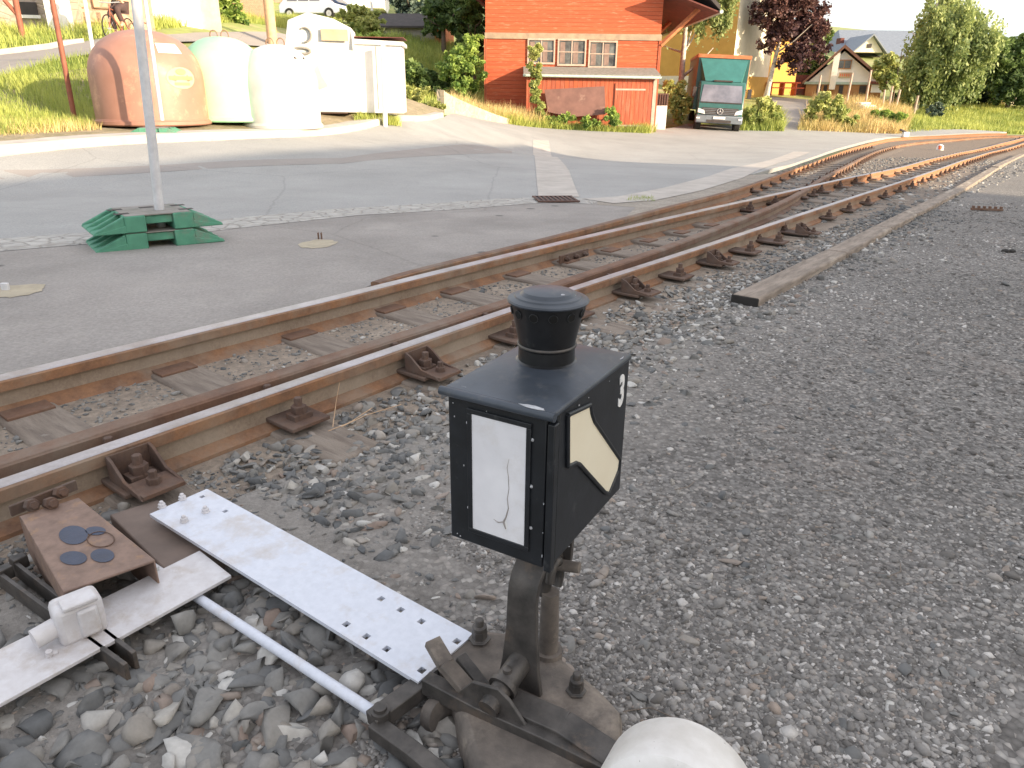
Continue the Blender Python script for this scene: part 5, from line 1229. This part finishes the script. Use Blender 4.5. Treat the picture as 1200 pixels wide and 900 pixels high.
P=W(900,116,52); P.z=g(P.x,P.y)-.2; t=thing('annexe','small cream annexe with an orange tiled roof beyond the copper tree','annexe',P,R(20))
m=MB(); m.bx(-1.8,2.0,0,3,0,3.0); m.prism([(-1.8,0,3),(2.0,0,3),(.1,0,4.3)],(0,3,0)); m.build('wall','yellow',t)
m=MB(); m.prism([(-2.1,-.3,2.8),(.1,-.3,4.35),(2.3,-.3,2.8),(2.3,-.3,2.95),(.1,-.3,4.5),(-2.1,-.3,2.95)],(0,3.6,0)); m.build('roof','orangewood',t)
P=W(915,112,50); t=thing('bench','orange wooden garden table with bench by the driveway','bench',P,R(5))
MAT['redfurn']=M('red_orange_wood',(.72,.13,.05),(.6,.1,.04),4,.6)
m=MB(); m.bx(-1.05,1.05,-.35,.35,.72,.8); m.build('tabletop','redfurn',t)
for x in (-.8,.0,.8): m=MB(); m.bx(x-.05,x+.05,-.3,.3,0,.72); m.build('leg','redfurn',t)
m=MB(); m.bx(-1.05,1.05,-.9,-.6,.42,.48); m.build('seat','redfurn',t)
P=W(929,113,53); t=thing('dark_fence','dark red-brown board fence at the end of the driveway','fence',P,R(0))
m=MB()
for k in range(11): m.bx(-1.35+k*.27,-1.1+k*.27,0,.04,0,1.35)
m.build('boards','brownpaint',t)
m=MB(); m.bx(-1.4,1.6,.04,.1,.3,.42); m.bx(-1.4,1.6,.04,.1,1.0,1.1); m.build('fence_rail','brownpaint',t)
drv=PP([(905,152,35),(948,152,35),(960,140,39),(952,128,43),(950,116,49),(900,116,49),(915,130,42),(912,142,38)])
sheet('driveway',drv,.10,'backroad')
# ------------------------------------------------------------ gable house and larger roofs
P=W(985,118,52); pmm=F/52*1.0
t=thing('gable_house','white gabled house with brown roof, upper window and orange lettered board','house',P,R(-20))
HRZ=R(-20); _Hi=Matrix.Rotation(HRZ,4,'Z').inverted()
def HL(px,py,off=0.0):
    r=_Hi@Vector(ray(px,py)); o=_Hi@(Vector((0,0,CH))-P); t_=(-off-o.y)/r.y; return o+r*t_
def HX(px): return HL(px,98).x
def HZ_(py): return HL(985,py).z
MAT['timber']=M('orange_brown_cladding',(.45,.23,.10),(.36,.18,.08),3,.8); MAT['tile']=M('brown_roof_tiles',(.16,.085,.065),(.12,.06,.05),6,.85,0,30,.4)
MAT['slate']=M('blue_grey_slate',(.20,.23,.28),(.15,.175,.22),5,.6,0,40,.3); MAT['wallwhite']=M('white_house_render',(.82,.80,.78),(.76,.74,.73),3,.9)
m=MB(); m.bx(HX(945),HX(1034),0,6,0,HZ_(97)); m.build('ground_floor','timber',t)
m=MB(); m.prism([(HX(945),-.02,HZ_(98)),(HX(1035),-.02,HZ_(98)),(HL(990,60).x,-.02,HL(990,60).z)],(0,6,0)); m.build('gable_wall','wallwhite',t)
m=MB()
for sg,xa,xb in ((-1,990,940),(1,990,1040)):
    a_=HL(990,56,.45);b_=HL(xb,99,.45); m.prism([(a_.x,-.45,a_.z),(b_.x,-.45,b_.z),(b_.x,-.45,b_.z+.16),(a_.x,-.45,a_.z+.2)],(0,7,0))
m.build('roof','tile',t)
m=MB(); m.bx(HX(942),HX(1036),-.08,-.03,HZ_(99),HZ_(96)); m.build('eaves_board','gutterm',t)
m=MB(); m.bx(HL(981,75).x,HL(998,75).x,-.08,-.02,HZ_(81),HZ_(70)); w1=m.build('window','timber',t)
m=MB()
for a_,b_ in ((982,989),(990,997)): m.bx(HL(a_,75).x,HL(b_,75).x,-.09,-.075,HZ_(80),HZ_(71))
m.build('pane','glass',w1)
m=MB(); m.bx(HX(972),HX(979),-.35,.0,HZ_(105),HZ_(61)); m.build('white_chimney','wallwhite',t)
m=MB(); m.bx(HX(981),HX(997),-.09,-.04,HZ_(91),HZ_(85)); bd_=m.build('name_board','sticker',t)
m=MB()
for k in range(6): m.box((HX(983+k*2.5),-.095,HZ_(88)),(.06,.01,.16))
m.build('lettering','redfurn',bd_)
m=MB()
for a_,b_ in ((958,963),(966,970),(984,989),(1008,1016)): m=MB(); m.bx(HX(a_),HX(b_),-.03,.01,HZ_(110),HZ_(100)); m.build('opening','roofdark',t)
m=MB(); m.bx(HX(1021),HX(1034),-.6,-.5,HZ_(108),HZ_(99)); m.build('porch_panel','wallwhite',t)
m=MB(); m.prism([(HX(1018),-.8,HZ_(98)),(HX(1037),-.8,HZ_(99)),(HX(1037),-.8,HZ_(96)),(HX(1018),-.8,HZ_(95))],(0,1,0)); m.build('porch_roof','brownpaint',t)
P=W(1030,100,74); P.z=g(P.x,P.y)-2; t=thing('slate_house','large house with blue-grey slate roof and white gabled dormer behind the gable house','house',P,R(0)); s2=74/F
def QX(px): return (px-1030)*s2
def QZ(py): return W(1030,py,74).z-P.z
m=MB(); m.bx(QX(988),QX(1100),0,9,0,QZ(66)); m.build('wall','cream',t)
m=MB(); m.add([(QX(982),-.6,QZ(66)),(QX(1105),-.6,QZ(66)),(QX(1082),5,QZ(30)),(QX(1000),5,QZ(30)),(QX(982),10,QZ(66)),(QX(1105),10,QZ(66))],[(0,1,2,3),(4,5,2,3),(0,3,4),(1,2,5)]); m.build('roof','slate',t)
m=MB(); m.prism([(QX(983),-2.2,QZ(63)),(QX(1016),-2.2,QZ(63)),(QX(1002),-2.2,QZ(43.5))],(0,4.5,0)); dm=m.build('dormer','cream',t)
m=MB(); 
m.prism([(QX(1002),-2.6,QZ(42)),(QX(980),-2.6,QZ(66)),(QX(980),-2.6,QZ(68)),(QX(1002),-2.6,QZ(44))],(0,5,0)); m.prism([(QX(1002),-2.6,QZ(42)),(QX(1020),-2.6,QZ(64)),(QX(1020),-2.6,QZ(66)),(QX(1002),-2.6,QZ(44))],(0,5,0)); m.build('dormer_roof','slate',dm)
m=MB(); m.bx(QX(998.5),QX(1003),-2.25,-2.19,QZ(58),QZ(53.5)); m.build('dormer_window','roofdark',dm)
m=MB(); m.bx(QX(990),QX(994),2,3,QZ(60),QZ(43)); m.build('chimney','brownpaint',t)
MAT['redroof']=M('faded_red_roof',(.42,.27,.24),(.35,.22,.2),4,.9)
P=W(955,95,95); P.z=g(P.x,P.y)-3; t=thing('far_house','distant house with faded red roof left of the gable house','house',P,R(0)); s3=95/F
m=MB(); m.bx(-4,5,0,7,0,W(955,72,95).z-P.z); m.build('wall','cream',t)
z_=W(955,72,95).z-P.z; z2_=W(955,52,95).z-P.z
m=MB(); m.prism([(-4.5,-.4,z_),(-4.5,3.5,z2_),(-4.5,7.4,z_)],(10,0,0)); m.build('roof','redroof',t)
# posts in the garden bank
for i,(a_,b_,lb) in enumerate((((962,88),(958,112),'thin pole left of the white chimney'),((999,86),(992,120),'thin pole before the gable house, under the name board'),((1021,82),(1015,117),'thin tall pole beside the porch'),((1037,105),(1034,127),'short leaning pole right of the porch'),((1046,101),(1043,120),'short leaning pole behind, under the young tree'),((1055,105),(1049,128),'short pale leaning pole right of the young tree'),((1076,112),(1072,128),'pale stump post under the weeping birch'))):
    post('garden_pole',lb,'pole',a_,b_,43,.055,'frame',group='poles on the garden bank')
# bank
blades('bank_grass','tall yellow-green grass on the bank in front of the gable house','grass',PP([(935,152,35.4),(1062,153,36),(1068,128,44),(1045,120,46),(955,117,46)]),26000,.45,.05,'drygrass')
blades('right_bank_grass','mown green grass bank on the right below the trees','grass',PP([(1020,153,36),(1230,153,38),(1230,125,49),(1060,122,47)]),26000,.22,.05,'grass')
blades('hedge_grass','bushy pale grass mound between lorry and driveway','grass',PP([(868,152,34.6),(918,152,34.8),(915,130,40),(875,130,40)]),9000,.5,.05,'grass')
P=W(1022,128,41.5); P.z=g(P.x,P.y); t=thing('white_boulder','bright white stone slab steps running down the garden bank','stone steps',P,R(10))
m=MB(); 
for k in range(5): m.box((.1*k-.5,k*.55-1.5,k*.13-.0),(1.1-.12*k,.5,.35))
m.build('slab','wallwhite',t,bevel=.05)
tree('garden_shrub','round yellow-green shrub left of the driveway',893,150,35.5,[(885,132,16,18),(903,136,14,14),(893,120,12,10)],4500,.10,'leafpale',0,0,cat='shrub')
tree('garden_shrub','green shrub right of the driveway with dry tips',955,150,36.5,[(952,132,10,16),(962,118,12,10),(975,128,16,14),(990,135,18,12)],5200,.10,'leafpale',0,0,cat='shrub')
tree('garden_shrub','low clipped bush before the weeping birch',1040,150,38,[(1030,140,10,10),(1048,140,12,9)],2600,.10,'leaf',0,0,cat='shrub')
tree('hedge_bush','tall yellow-green bush left of the lorry',797,148,35.5,[(790,110,14,14),(795,128,12,16),(782,104,10,9),(803,118,9,14)],4600,.10,'leafpale',0,0,cat='bush')
# trees
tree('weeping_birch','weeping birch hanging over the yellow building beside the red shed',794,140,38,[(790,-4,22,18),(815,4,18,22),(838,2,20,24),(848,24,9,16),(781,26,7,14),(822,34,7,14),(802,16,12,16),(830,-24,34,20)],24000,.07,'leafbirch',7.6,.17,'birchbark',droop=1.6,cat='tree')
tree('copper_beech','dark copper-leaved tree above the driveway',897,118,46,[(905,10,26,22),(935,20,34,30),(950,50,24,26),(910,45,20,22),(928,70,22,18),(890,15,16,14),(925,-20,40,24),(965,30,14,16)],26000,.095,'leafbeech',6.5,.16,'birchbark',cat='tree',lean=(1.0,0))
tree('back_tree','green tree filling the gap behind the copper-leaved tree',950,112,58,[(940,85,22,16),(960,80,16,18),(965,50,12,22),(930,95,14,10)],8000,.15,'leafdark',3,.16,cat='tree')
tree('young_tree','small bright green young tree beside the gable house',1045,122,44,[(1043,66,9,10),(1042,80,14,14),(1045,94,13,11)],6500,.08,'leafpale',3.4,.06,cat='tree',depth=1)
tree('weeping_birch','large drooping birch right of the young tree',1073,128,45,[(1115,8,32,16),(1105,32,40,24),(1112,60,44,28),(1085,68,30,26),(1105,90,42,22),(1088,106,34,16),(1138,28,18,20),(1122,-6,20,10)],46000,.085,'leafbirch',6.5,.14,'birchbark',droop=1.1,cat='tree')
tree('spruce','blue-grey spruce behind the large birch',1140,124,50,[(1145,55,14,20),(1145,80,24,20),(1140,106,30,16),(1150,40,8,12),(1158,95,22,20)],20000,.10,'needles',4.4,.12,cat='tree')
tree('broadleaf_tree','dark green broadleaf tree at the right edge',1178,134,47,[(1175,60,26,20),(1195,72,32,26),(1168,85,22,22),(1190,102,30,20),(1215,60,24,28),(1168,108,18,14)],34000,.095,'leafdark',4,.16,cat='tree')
tree('dwarf_spruce','small blue-green spruce shrub at the foot of the large birch',1098,136,43,[(1098,128,9,8),(1092,133,10,5)],1200,.1,'needles',0,0,cat='shrub')
for k,(x,y,Y) in enumerate(((1108,122,49),(1130,121,50),(1060,118,50))): tree('hedge_bush',['dark low bush under the spruce','dark low bush between spruce and edge tree','dark bush behind the garden poles'][k],x,y,Y,[(x,y-6,16,9)],1500,.12,'leafdark',0,0,cat='bush')
P=W(1194,132,48); P.z=g(P.x,P.y); t=thing('cream_garage','small cream building partly hidden by the tree at the right edge','garage',P,R(0)); m=MB(); m.bx(-1,3,0,3,0,1.3); m.build('wall','cream',t); m=MB(); m.bx(-1.2,3.2,-.2,3.2,1.3,1.45); m.build('roof','slate',t)
def car(label,P,rz,mat,wheels=True):
    t=thing('parked_car',label,'car',P,rz); pf=[(-2.0,.3),(-2.0,.75),(-1.85,.92),(-1.75,.98),(-1.45,1.42),(-.2,1.5),(.45,1.36),(1.0,1.0),(1.75,.82),(2.0,.6),(2.0,.3)]
    m=MB(); m.prism([(x,-.82,z) for x,z in pf],(0,1.64,0)); m.build('body',mat,t,bevel=.06)
    for (a_,b_) in ((-1.4,-.75),(-.66,.0),(.08,.75)):
        m=MB(); m.prism([(a_+.0,-.832,.98),(b_+.0,-.832,.98),(min(b_,.45),-.832,1.36 if b_<.5 else 1.3),(a_+.12,-.832,1.38)],(0,.01,0)); m.build('side_window','wind',t)
    for x in (-1.3,1.3):
        for y in (-.76,.76):
            m=MB(); m.M=Matrix.Translation((x,y,.31))@Matrix.Rotation(PI/2,4,'X'); m.lathe([(.12,-.1),(.29,-.1),(.31,-.08),(.31,.08),(.29,.1),(.12,.1)],20); wh=m.build('wheel','tyre',t,smooth=40)
            m=MB(); m.M=Matrix.Translation((x,y,.31))@Matrix.Rotation(PI/2,4,'X'); m.lathe([(.03,-.1),(.17,-.105),(.17,.105),(.03,.1)],14); m.build('rim','chip',wh,smooth=40)
    return t
MAT['silver']=M('silver_car_paint',(.62,.66,.74),(.58,.62,.70),3,.3,.2); MAT['darkblue']=M('dark_blue_car_paint',(.05,.07,.13),(.04,.06,.11),3,.3,.2)
P=W(370,22,50); P.z=g(P.x,P.y)+.02; car('silver estate car parked uphill beyond the containers',P,R(-12),'silver')
P=W(388,22,52.5); P.z=g(P.x,P.y)+.02; car('dark blue car behind the silver car',P,R(-14),'darkblue')
P=W(1172,112,60); P.z=g(P.x,P.y); car('pale car half hidden behind the edge tree',P,R(10),'silver')
# ------------------------------------------------------------ left background
MAT['bigstone']=stonewall('rough_red_stone_blocks',(.60,.38,.26),(.46,.32,.24),1.5,(.36,.27,.2),'vor',(1,1,1.6)); MAT['housestone']=stonewall('grey_brown_stone_house',(.44,.36,.30),(.36,.30,.26),2.2,(.34,.29,.24),'vor',(1,1,2))
MAT['brick']=stonewall('red_brick_wall',(.62,.28,.19),(.5,.22,.15),6,(.5,.38,.3),'brick',(1,1,1),(PI/2,0,0))
P=W(30,40,24.5); P.z=g(P.x,P.y)-.6; t=thing('stone_house','grey-brown stone house with a small dark window at the left edge','house',P,R(14))
m=MB(); m.bx(-7,1.6,0,5,0,6); m.build('wall','housestone',t)
q=(W(32,11,24.5)-P); m=MB(); m.bx(q.x-.24,q.x+.26,-.06,.02,q.z-.14,q.z+.2); wn=m.build('window','roofdark',t)
m=MB(); m.bx(q.x-.28,q.x+.32,-.09,-.05,q.z-.24,q.z-.15); m.build('sill','wallwhite',wn)
P=W(74,42,24.0); P.z=g(P.x,P.y)-.2; t=thing('white_pillar','white rendered pillar between the stone house and the block wall','pillar',P,R(10)); m=MB(); m.bx(-.28,.28,-.25,.25,0,3.2); m.build('pillar_shaft','wallwhite',t,bevel=.02)
P=W(85,50,25.2); P.z=g(P.x,P.y)-.4; t=thing('block_wall','rough wall of large reddish stone blocks behind the cyclist','stone wall',P,R(16)); m=MB(); m.bx(-.3,2.3,0,1.2,0,4.2); m.build('wall','bigstone',t)
# separate loose edge blocks to break the outline
for k in range(14):
    m=MB(); m.box((random.uniform(0,2.0),-.03,.3+.42*(k%6)+random.uniform(-.05,.05)),(random.uniform(.4,.8),.14,.34)); m.build('protruding_block','bigstone',t,bevel=.04)
P=W(203,44,29.5); P.z=g(P.x,P.y)-.3; t=thing('white_building','plain white building front across the back road','building',P,R(12)); m=MB(); m.bx(-2.3,1.05,0,7,0,5.5); m.build('wall','wallwhite',t,bevel=.02)
m=MB(); m.bx(1.05,1.7,.1,.3,0,1.7); m.build('gate_panel','concrete',t)
P=W(300,34,38); P.z=g(P.x,P.y)-.2; t=thing('brick_wall','low red brick wall beside the bush','brick wall',P,R(10)); m=MB(); m.bx(-1.6,.7,0,1.4,0,1.75); m.build('wall','brick',t)
m=MB(); m.prism([(-1.8,-.2,1.75),(.9,-.2,1.75),(.9,-.2,1.85),(-1.8,-.2,1.85)],(0,2,0)); m.build('coping','brownpaint',t)
tree('round_bush','sunlit green bush between white building and brick wall',265,38,34,[(262,5,16,14),(275,18,14,14),(255,22,10,12),(270,-10,18,12)],4500,.11,'leaf',1.6,.1,cat='bush')
P=W(352,30,58); P.z=g(P.x,P.y); t=thing('far_white_house','white house front on the hill above the parked cars','house',P,R(5)); m=MB(); m.bx(-4,6,0,6,.0,5); m.build('wall','wallwhite',t)
m=MB(); m.bx(-2.2,2.4,-.1,0,.2,1.6); m.build('garage_door','trim',t)
tree('hill_bush','yellow-green bush on the slope right of the parked cars',418,42,42,[(412,16,18,10),(425,30,16,16),(438,24,12,12),(430,45,14,14)],5200,.13,'leafpale',0,0,cat='bush')
tree('hill_bush','green bush lower on the slope behind the containers',440,62,36,[(436,50,16,14),(450,66,18,14)],3600,.12,'leaf',0,0,cat='bush')
P=W(478,44,46); P.z=g(P.x,P.y)-.2; t=thing('hill_garage','small grey garage with dark roof and orange end on the hillside','garage',P,R(-6))
m=MB(); m.bx(-1.8,1.55,0,3,-.6,.75); m.build('wall','concrete',t); m=MB(); m.prism([(-2.1,-.4,.7),(1.9,-.4,.7),(1.9,1.5,1.5),(-2.1,1.5,1.5)],(0,0,.1)); m.build('roof','roofdark',t)
m=MB(); m.bx(1.55,2.2,.0,2.6,-.6,1.3); m.build('end_wall','orangewood',t)
post('lamp_post','thin pale post on the hillside behind the containers','post',(434,-10),(437,20),45,.07,'white')
for k,(x,y,Y,cl,n_,mt) in enumerate(((485,44,50,[(470,2,16,14),(490,8,18,16),(478,18,14,8),(462,-12,20,14)],6000,'needles'),(520,60,44,[(515,8,24,20),(535,25,22,20),(508,30,14,16),(528,-15,30,18),(552,40,16,18)],9000,'leafdark'),(555,80,40,[(548,6,20,18),(560,30,14,22),(556,60,12,20),(545,52,12,14)],6500,'leafdark'))):
    tree('hill_tree',['dark conifer above the small hillside garage','dark broadleaf tree behind the bright sapling','dark tree against the left corner of the red shed'][k],x,y,Y,cl,n_,.12,mt,5,.14,cat='tree')
tree('bright_sapling','bright leafy sapling beside the red shed',545,135,30.5,[(556,50,12,10),(545,62,18,14),(533,80,18,16),(550,92,20,18),(540,108,20,12),(524,68,8,8),(560,75,10,12)],15000,.07,'leaf',2.6,.05,cat='tree')
tree('verge_bush','pale yellow-green bush at the road corner right of the white container',492,133,24,[(478,108,9,12),(488,118,14,14),(505,124,16,9),(476,128,10,7),(495,106,8,10)],5200,.065,'leafpale',0,0,cat='bush')
tree('hill_bush','dark green undergrowth between containers and shed',500,110,31,[(490,88,18,14),(510,96,18,14),(475,80,12,12),(528,110,12,12)],5200,.11,'leafdark',0,0,cat='bush')
blades('container_grass','bright grass tuft at the foot of the white container','grass',PP([(415,139,16.6),(470,139,17.2),(466,136,17.6),(420,136,17.2)]),900,.12,.02,'grass',zoff=.14)
blades('track_tuft','small green grass tuft by the cobbled edge','grass',[ (gnd(x,y,RO).x,gnd(x,y,RO).y) for x,y in ((733,236),(768,236),(765,231),(738,232))],300,.04,.008,'grass',zoff=.1)
# ------------------------------------------------------------ cyclist
P=W(143,51,22.3); BR=R(268)
bk=thing('bicycle','dark bicycle ridden along the back road','bicycle',P,BR)
for x in (-.52,.52):
    m=MB(); m.tube([(x+.33*math.cos(k*PI/14),0,.34+.33*math.sin(k*PI/14)) for k in range(29)],.018,8,False); wh=m.build('wheel','tyre',bk,smooth=60)
    m=MB()
    for k in range(10): m.tube([(x,0,.34),(x+.32*math.cos(k*PI/5),0,.34+.32*math.sin(k*PI/5))],.003,4)
    m.tube([(x,-.04,.34),(x,.04,.34)],.02,8); m.build('spokes','chip',wh)
m=MB(); 
for a_,b_ in (((-.52,0,.34),(-.12,0,.30)),((-.12,0,.30),(-.22,0,.82)),((-.52,0,.34),(-.2,0,.76)),((-.12,0,.30),(.34,0,.74)),((-.2,0,.76),(.32,0,.84)),((.32,0,.95),(.38,0,.66)),((.38,0,.66),(.52,0,.34))): m.tube([a_,b_],.018,8)
m.build('frame','rustpost',bk,smooth=60)
m=MB(); m.box((-.24,0,.88),(.24,.13,.05)); m.build('saddle','tyre',bk,bevel=.02)
m=MB(); m.tube([(.30,-.28,1.0),(.33,0,.98),(.30,.28,1.0)],.015,8); m.build('handlebar','chip',bk,smooth=60)
def skin(name,verts,edges,radii,mat,parent,sub=2):
    me=bpy.data.meshes.new(name); me.from_pydata([Vector(v) for v in verts],edges,[]); o=bpy.data.objects.new(name,me); COL.objects.link(o); o.parent=parent
    md=o.modifiers.new('skin','SKIN'); 
    for i,r_ in enumerate(radii):
        sv=me.skin_vertices[0].data[i]; sv.radius=(r_,r_)
    me.skin_vertices[0].data[0].use_root=True
    o.modifiers.new('sub','SUBSURF').levels=sub; o.modifiers['sub'].render_levels=sub; me.materials.append(MAT[mat]); md.use_smooth_shade=True; return o
MAT['skin']=M('skin',(.60,.36,.26),(.54,.31,.22),8,.6); MAT['jacket']=M('olive_brown_jacket',(.30,.25,.17),(.22,.18,.13),7,.9); MAT['trousers']=M('dark_trousers',(.085,.05,.05),(.06,.04,.04),7,.9); MAT['hair']=M('brown_hair',(.10,.06,.04),None,20,.8)
pn=thing('person','person in an olive-brown jacket and dark trousers riding a bicycle','person',P,BR)
V_=[(-.22,0,.96),(-.14,0,1.15),(-.02,0,1.36),(.06,0,1.50),(.09,0,1.58),(.12,0,1.70),(.13,0,1.80), (.03,-.19,1.46),(.14,-.24,1.22),(.29,-.25,1.04),(.03,.19,1.46),(.14,.24,1.22),(.29,.25,1.04),
    (-.16,-.10,.92),(.16,-.12,.72),(-.04,-.12,.30),(.06,-.12,.24),(-.16,.10,.92),(.20,.12,.86),(.02,.12,.48),(.13,.12,.44)]
E_=[(0,1),(1,2),(2,3),(3,4),(4,5),(5,6),(3,7),(7,8),(8,9),(3,10),(10,11),(11,12),(0,13),(13,14),(14,15),(15,16),(0,17),(17,18),(18,19),(19,20)]
rd=[.14,.145,.15,.13,.055,.095,.085,.065,.05,.035,.065,.05,.035,.10,.07,.045,.04,.10,.07,.045,.04]
body=skin('body',V_,E_,rd,'skin',pn)
skin('jacket',[(-.22,0,.98),(-.14,0,1.15),(-.02,0,1.36),(.06,0,1.49),(.03,-.20,1.46),(.14,-.25,1.22),(.26,-.26,1.07),(.03,.20,1.46),(.14,.25,1.22),(.26,.26,1.07)],[(0,1),(1,2),(2,3),(3,4),(4,5),(5,6),(3,7),(7,8),(8,9)],[.17,.175,.18,.15,.085,.07,.055,.085,.07,.055],'jacket',pn)
skin('trousers',[(-.22,0,.95),(-.16,-.10,.92),(.16,-.12,.72),(-.03,-.12,.34),(-.16,.10,.92),(.20,.12,.86),(.02,.12,.52)],[(0,1),(1,2),(2,3),(0,4),(4,5),(5,6)],[.165,.125,.09,.062,.125,.09,.062],'trousers',pn)
m=MB(); m.lathe([(.02,.115),(.07,.09),(.10,.03),(.102,-.03),(.08,-.06)],16,(.115,0,1.79)); m.build('hair','hair',pn,smooth=60)
# ------------------------------------------------------------ small things near the far track
t=thing('track_marker','small red and white rounded marker between the far tracks','track marker',gnd(1101,176,0),0); t.scale=(.8,.8,.8)
m=MB(); m.lathe([(.16,0),(.16,.12),(.12,.22),(.05,.26),(.01,.27)],20); m.build('body','white',t,smooth=50)
m=MB(); m.lathe([(.163,.0),(.163,.11),(.124,.215),(.05,.262),(.0,.265)][:3],20,caps=False); m.M=Matrix.Identity(4); 
m=MB(); m.box((-.06,-.10,.13),(.14,.14,.18)); m.build('red_band','redfurn',t,bevel=.03)
t=thing('point_indicator','small pale point lantern at the far turnout','signal lantern',gnd(1060,163,0)); m=MB(); m.box((0,0,.2),(.25,.2,.22)); m.tube([(0,0,0),(0,0,.15)],.04,8); m.build('body','white',t,bevel=.02); m=MB(); m.tube([(0,0,.3),(-.28,0,.4)],.05,8); m.build('arm','roofdark',t)
P=gnd(1156,247,.01); t=thing('toothed_bar','rusty toothed metal bar lying on the gravel','metal bar',P,R(-12)); m=MB(); m.box((0,0,.015),(.32,.05,.02))
for k in range(6): m.box((-.14+k*.056,.0,.035),(.02,.04,.03))
m.build('bar','rustdark',t,bevel=.002)
P=gnd(1182,297,.0); t=thing('dark_clod','dark clod lying on the gravel','clod',P); m=MB()
for k in range(5): m.lathe([(.001,-.01),(.028,.0),(.022,.02),(.001,.028)],7,(random.uniform(-.03,.03),random.uniform(-.015,.015),.005))
m.build('lump','plankend',t)
# ------------------------------------------------------------ hills
def hills(name,Y,pts_,mat,depth=600):
    m=MB(); top=[W(x,y,Y) for x,y in pts_]; vs=[];k=len(top)
    for p in top: vs+= [(p.x,p.y-depth*.5,-30),(p.x,p.y,p.z),(p.x,p.y+depth,-30)]
    m.add(vs,[(i*3+j,(i+1)*3+j,(i+1)*3+j+1,i*3+j+1) for i in range(k-1) for j in (0,1)]); o=m.build(name,mat,smooth=180); o['kind']='structure'; return o
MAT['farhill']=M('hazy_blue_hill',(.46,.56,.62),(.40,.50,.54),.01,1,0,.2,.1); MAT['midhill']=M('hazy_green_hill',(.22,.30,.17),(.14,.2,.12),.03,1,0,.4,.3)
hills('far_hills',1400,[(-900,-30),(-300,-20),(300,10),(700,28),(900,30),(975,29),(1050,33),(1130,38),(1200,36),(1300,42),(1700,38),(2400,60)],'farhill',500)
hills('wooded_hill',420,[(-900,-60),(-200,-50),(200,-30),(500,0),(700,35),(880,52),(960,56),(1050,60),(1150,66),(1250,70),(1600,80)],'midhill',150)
# ------------------------------------------------------------ station building (unseen behind the camera; outline shaped to keep the foreground in shade)
t=thing('station_building','long station building behind the camera, shaped so its shadow covers the yard','station building',(0,0,0))
SD=Vector((.85,-.53,0)).normalized(); WDr=Vector((-SD.y,SD.x,0))
def CS(w,s,z): P=WDr*w-SD*s; return (P.x,P.y,z)
TE=math.tan(R(15)); S0_=-20.0
def hz_(s): return (s-S0_)*TE-.1
m=MB(); sp=SD*9
m.prism([CS(-26,S0_,-1),CS(10.5,S0_,-1),CS(10.5,S0_,hz_(-.5)),CS(10.5,S0_,hz_(10.3)),CS(-2,S0_,hz_(10.6)),CS(-26,S0_,hz_(10.6))],sp); sw=m.build('wall','cream',t)
m=MB(); m.prism([CS(10.5,S0_-.01,hz_(-.7)),CS(11.8,S0_-.01,hz_(1.7)),CS(13.2,S0_-.01,hz_(3.9)),CS(14.4,S0_-.01,hz_(5.8)),CS(18.6,S0_-.01,hz_(9.8)),CS(18.6,S0_-.01,hz_(10.4)),CS(10.5,S0_-.01,hz_(10.4))],SD*3); m.build('shade_wedge','roofdark',t)  # unseen wedge added to cast the slanting right edge of the shade
for k in range(7):
    w0=-22+k*4.4; q=Vector(CS(w0,S0_+.03,1.2)); m=MB(); m.M=Matrix.Translation(q+Vector((0,0,.9)))@Matrix.Rotation(math.atan2(WDr.y,WDr.x),4,'Z'); m.box((0,0,0),(1.1,.06,1.7)); m.build('window','glass',t)
# ------------------------------------------------------------ camera, light, world
cam=bpy.data.cameras.new('camera'); co=bpy.data.objects.new('camera',cam); sc.collection.objects.link(co); sc.camera=co
cam.sensor_fit='HORIZONTAL'; cam.sensor_width=36; cam.lens=36*F/1200; cam.clip_start=.05; cam.clip_end=6000
fw=Vector(ray(600,450)).normalized(); rt=(Vector(ray(1600,450))-Vector(ray(600,450))).normalized(); up=rt.cross(fw)
mm=Matrix((rt,up,-fw)).transposed().to_4x4(); mm.translation=(0,0,CH); co.matrix_world=mm
SUN_D=Vector((.85,-.53,0)).normalized(); EL=R(15)
sd=bpy.data.lights.new('sun','SUN'); sd.energy=11.0; sd.angle=R(.5); sd.color=(1,.80,.55)
so=bpy.data.objects.new('sun',sd); sc.collection.objects.link(so)
tosun=Vector((SUN_D.x*math.cos(EL),SUN_D.y*math.cos(EL),math.sin(EL))); so.rotation_euler=tosun.to_track_quat('Z','Y').to_euler(); so.location=(20,-20,20)
wd=bpy.data.worlds.new('World'); sc.world=wd; wd.use_nodes=True; t=wd.node_tree; bg=t.nodes['Background']
sk=t.nodes.new('ShaderNodeTexSky'); sk.sky_type='NISHITA'; sk.sun_disc=False; sk.sun_elevation=EL; sk.sun_rotation=math.atan2(SUN_D.x,SUN_D.y)
sk.dust_density=2.5; sk.air_density=1.0; sk.ozone_density=1.0
# bright evening haze over the whole sky, thickest toward the horizon
mx=t.nodes.new('ShaderNodeMix'); mx.data_type='RGBA'; mx.inputs[0].default_value=.66; mx.inputs[7].default_value=(3.75,3.65,3.62,1)
t.links.new(sk.outputs[0],mx.inputs[6]); t.links.new(mx.outputs[2],bg.inputs[0]); bg.inputs[1].default_value=.42
sc.view_settings.view_transform='Standard'; sc.view_settings.look='None'; sc.view_settings.exposure=0; sc.view_settings.gamma=1
sc.cycles.max_bounces=6
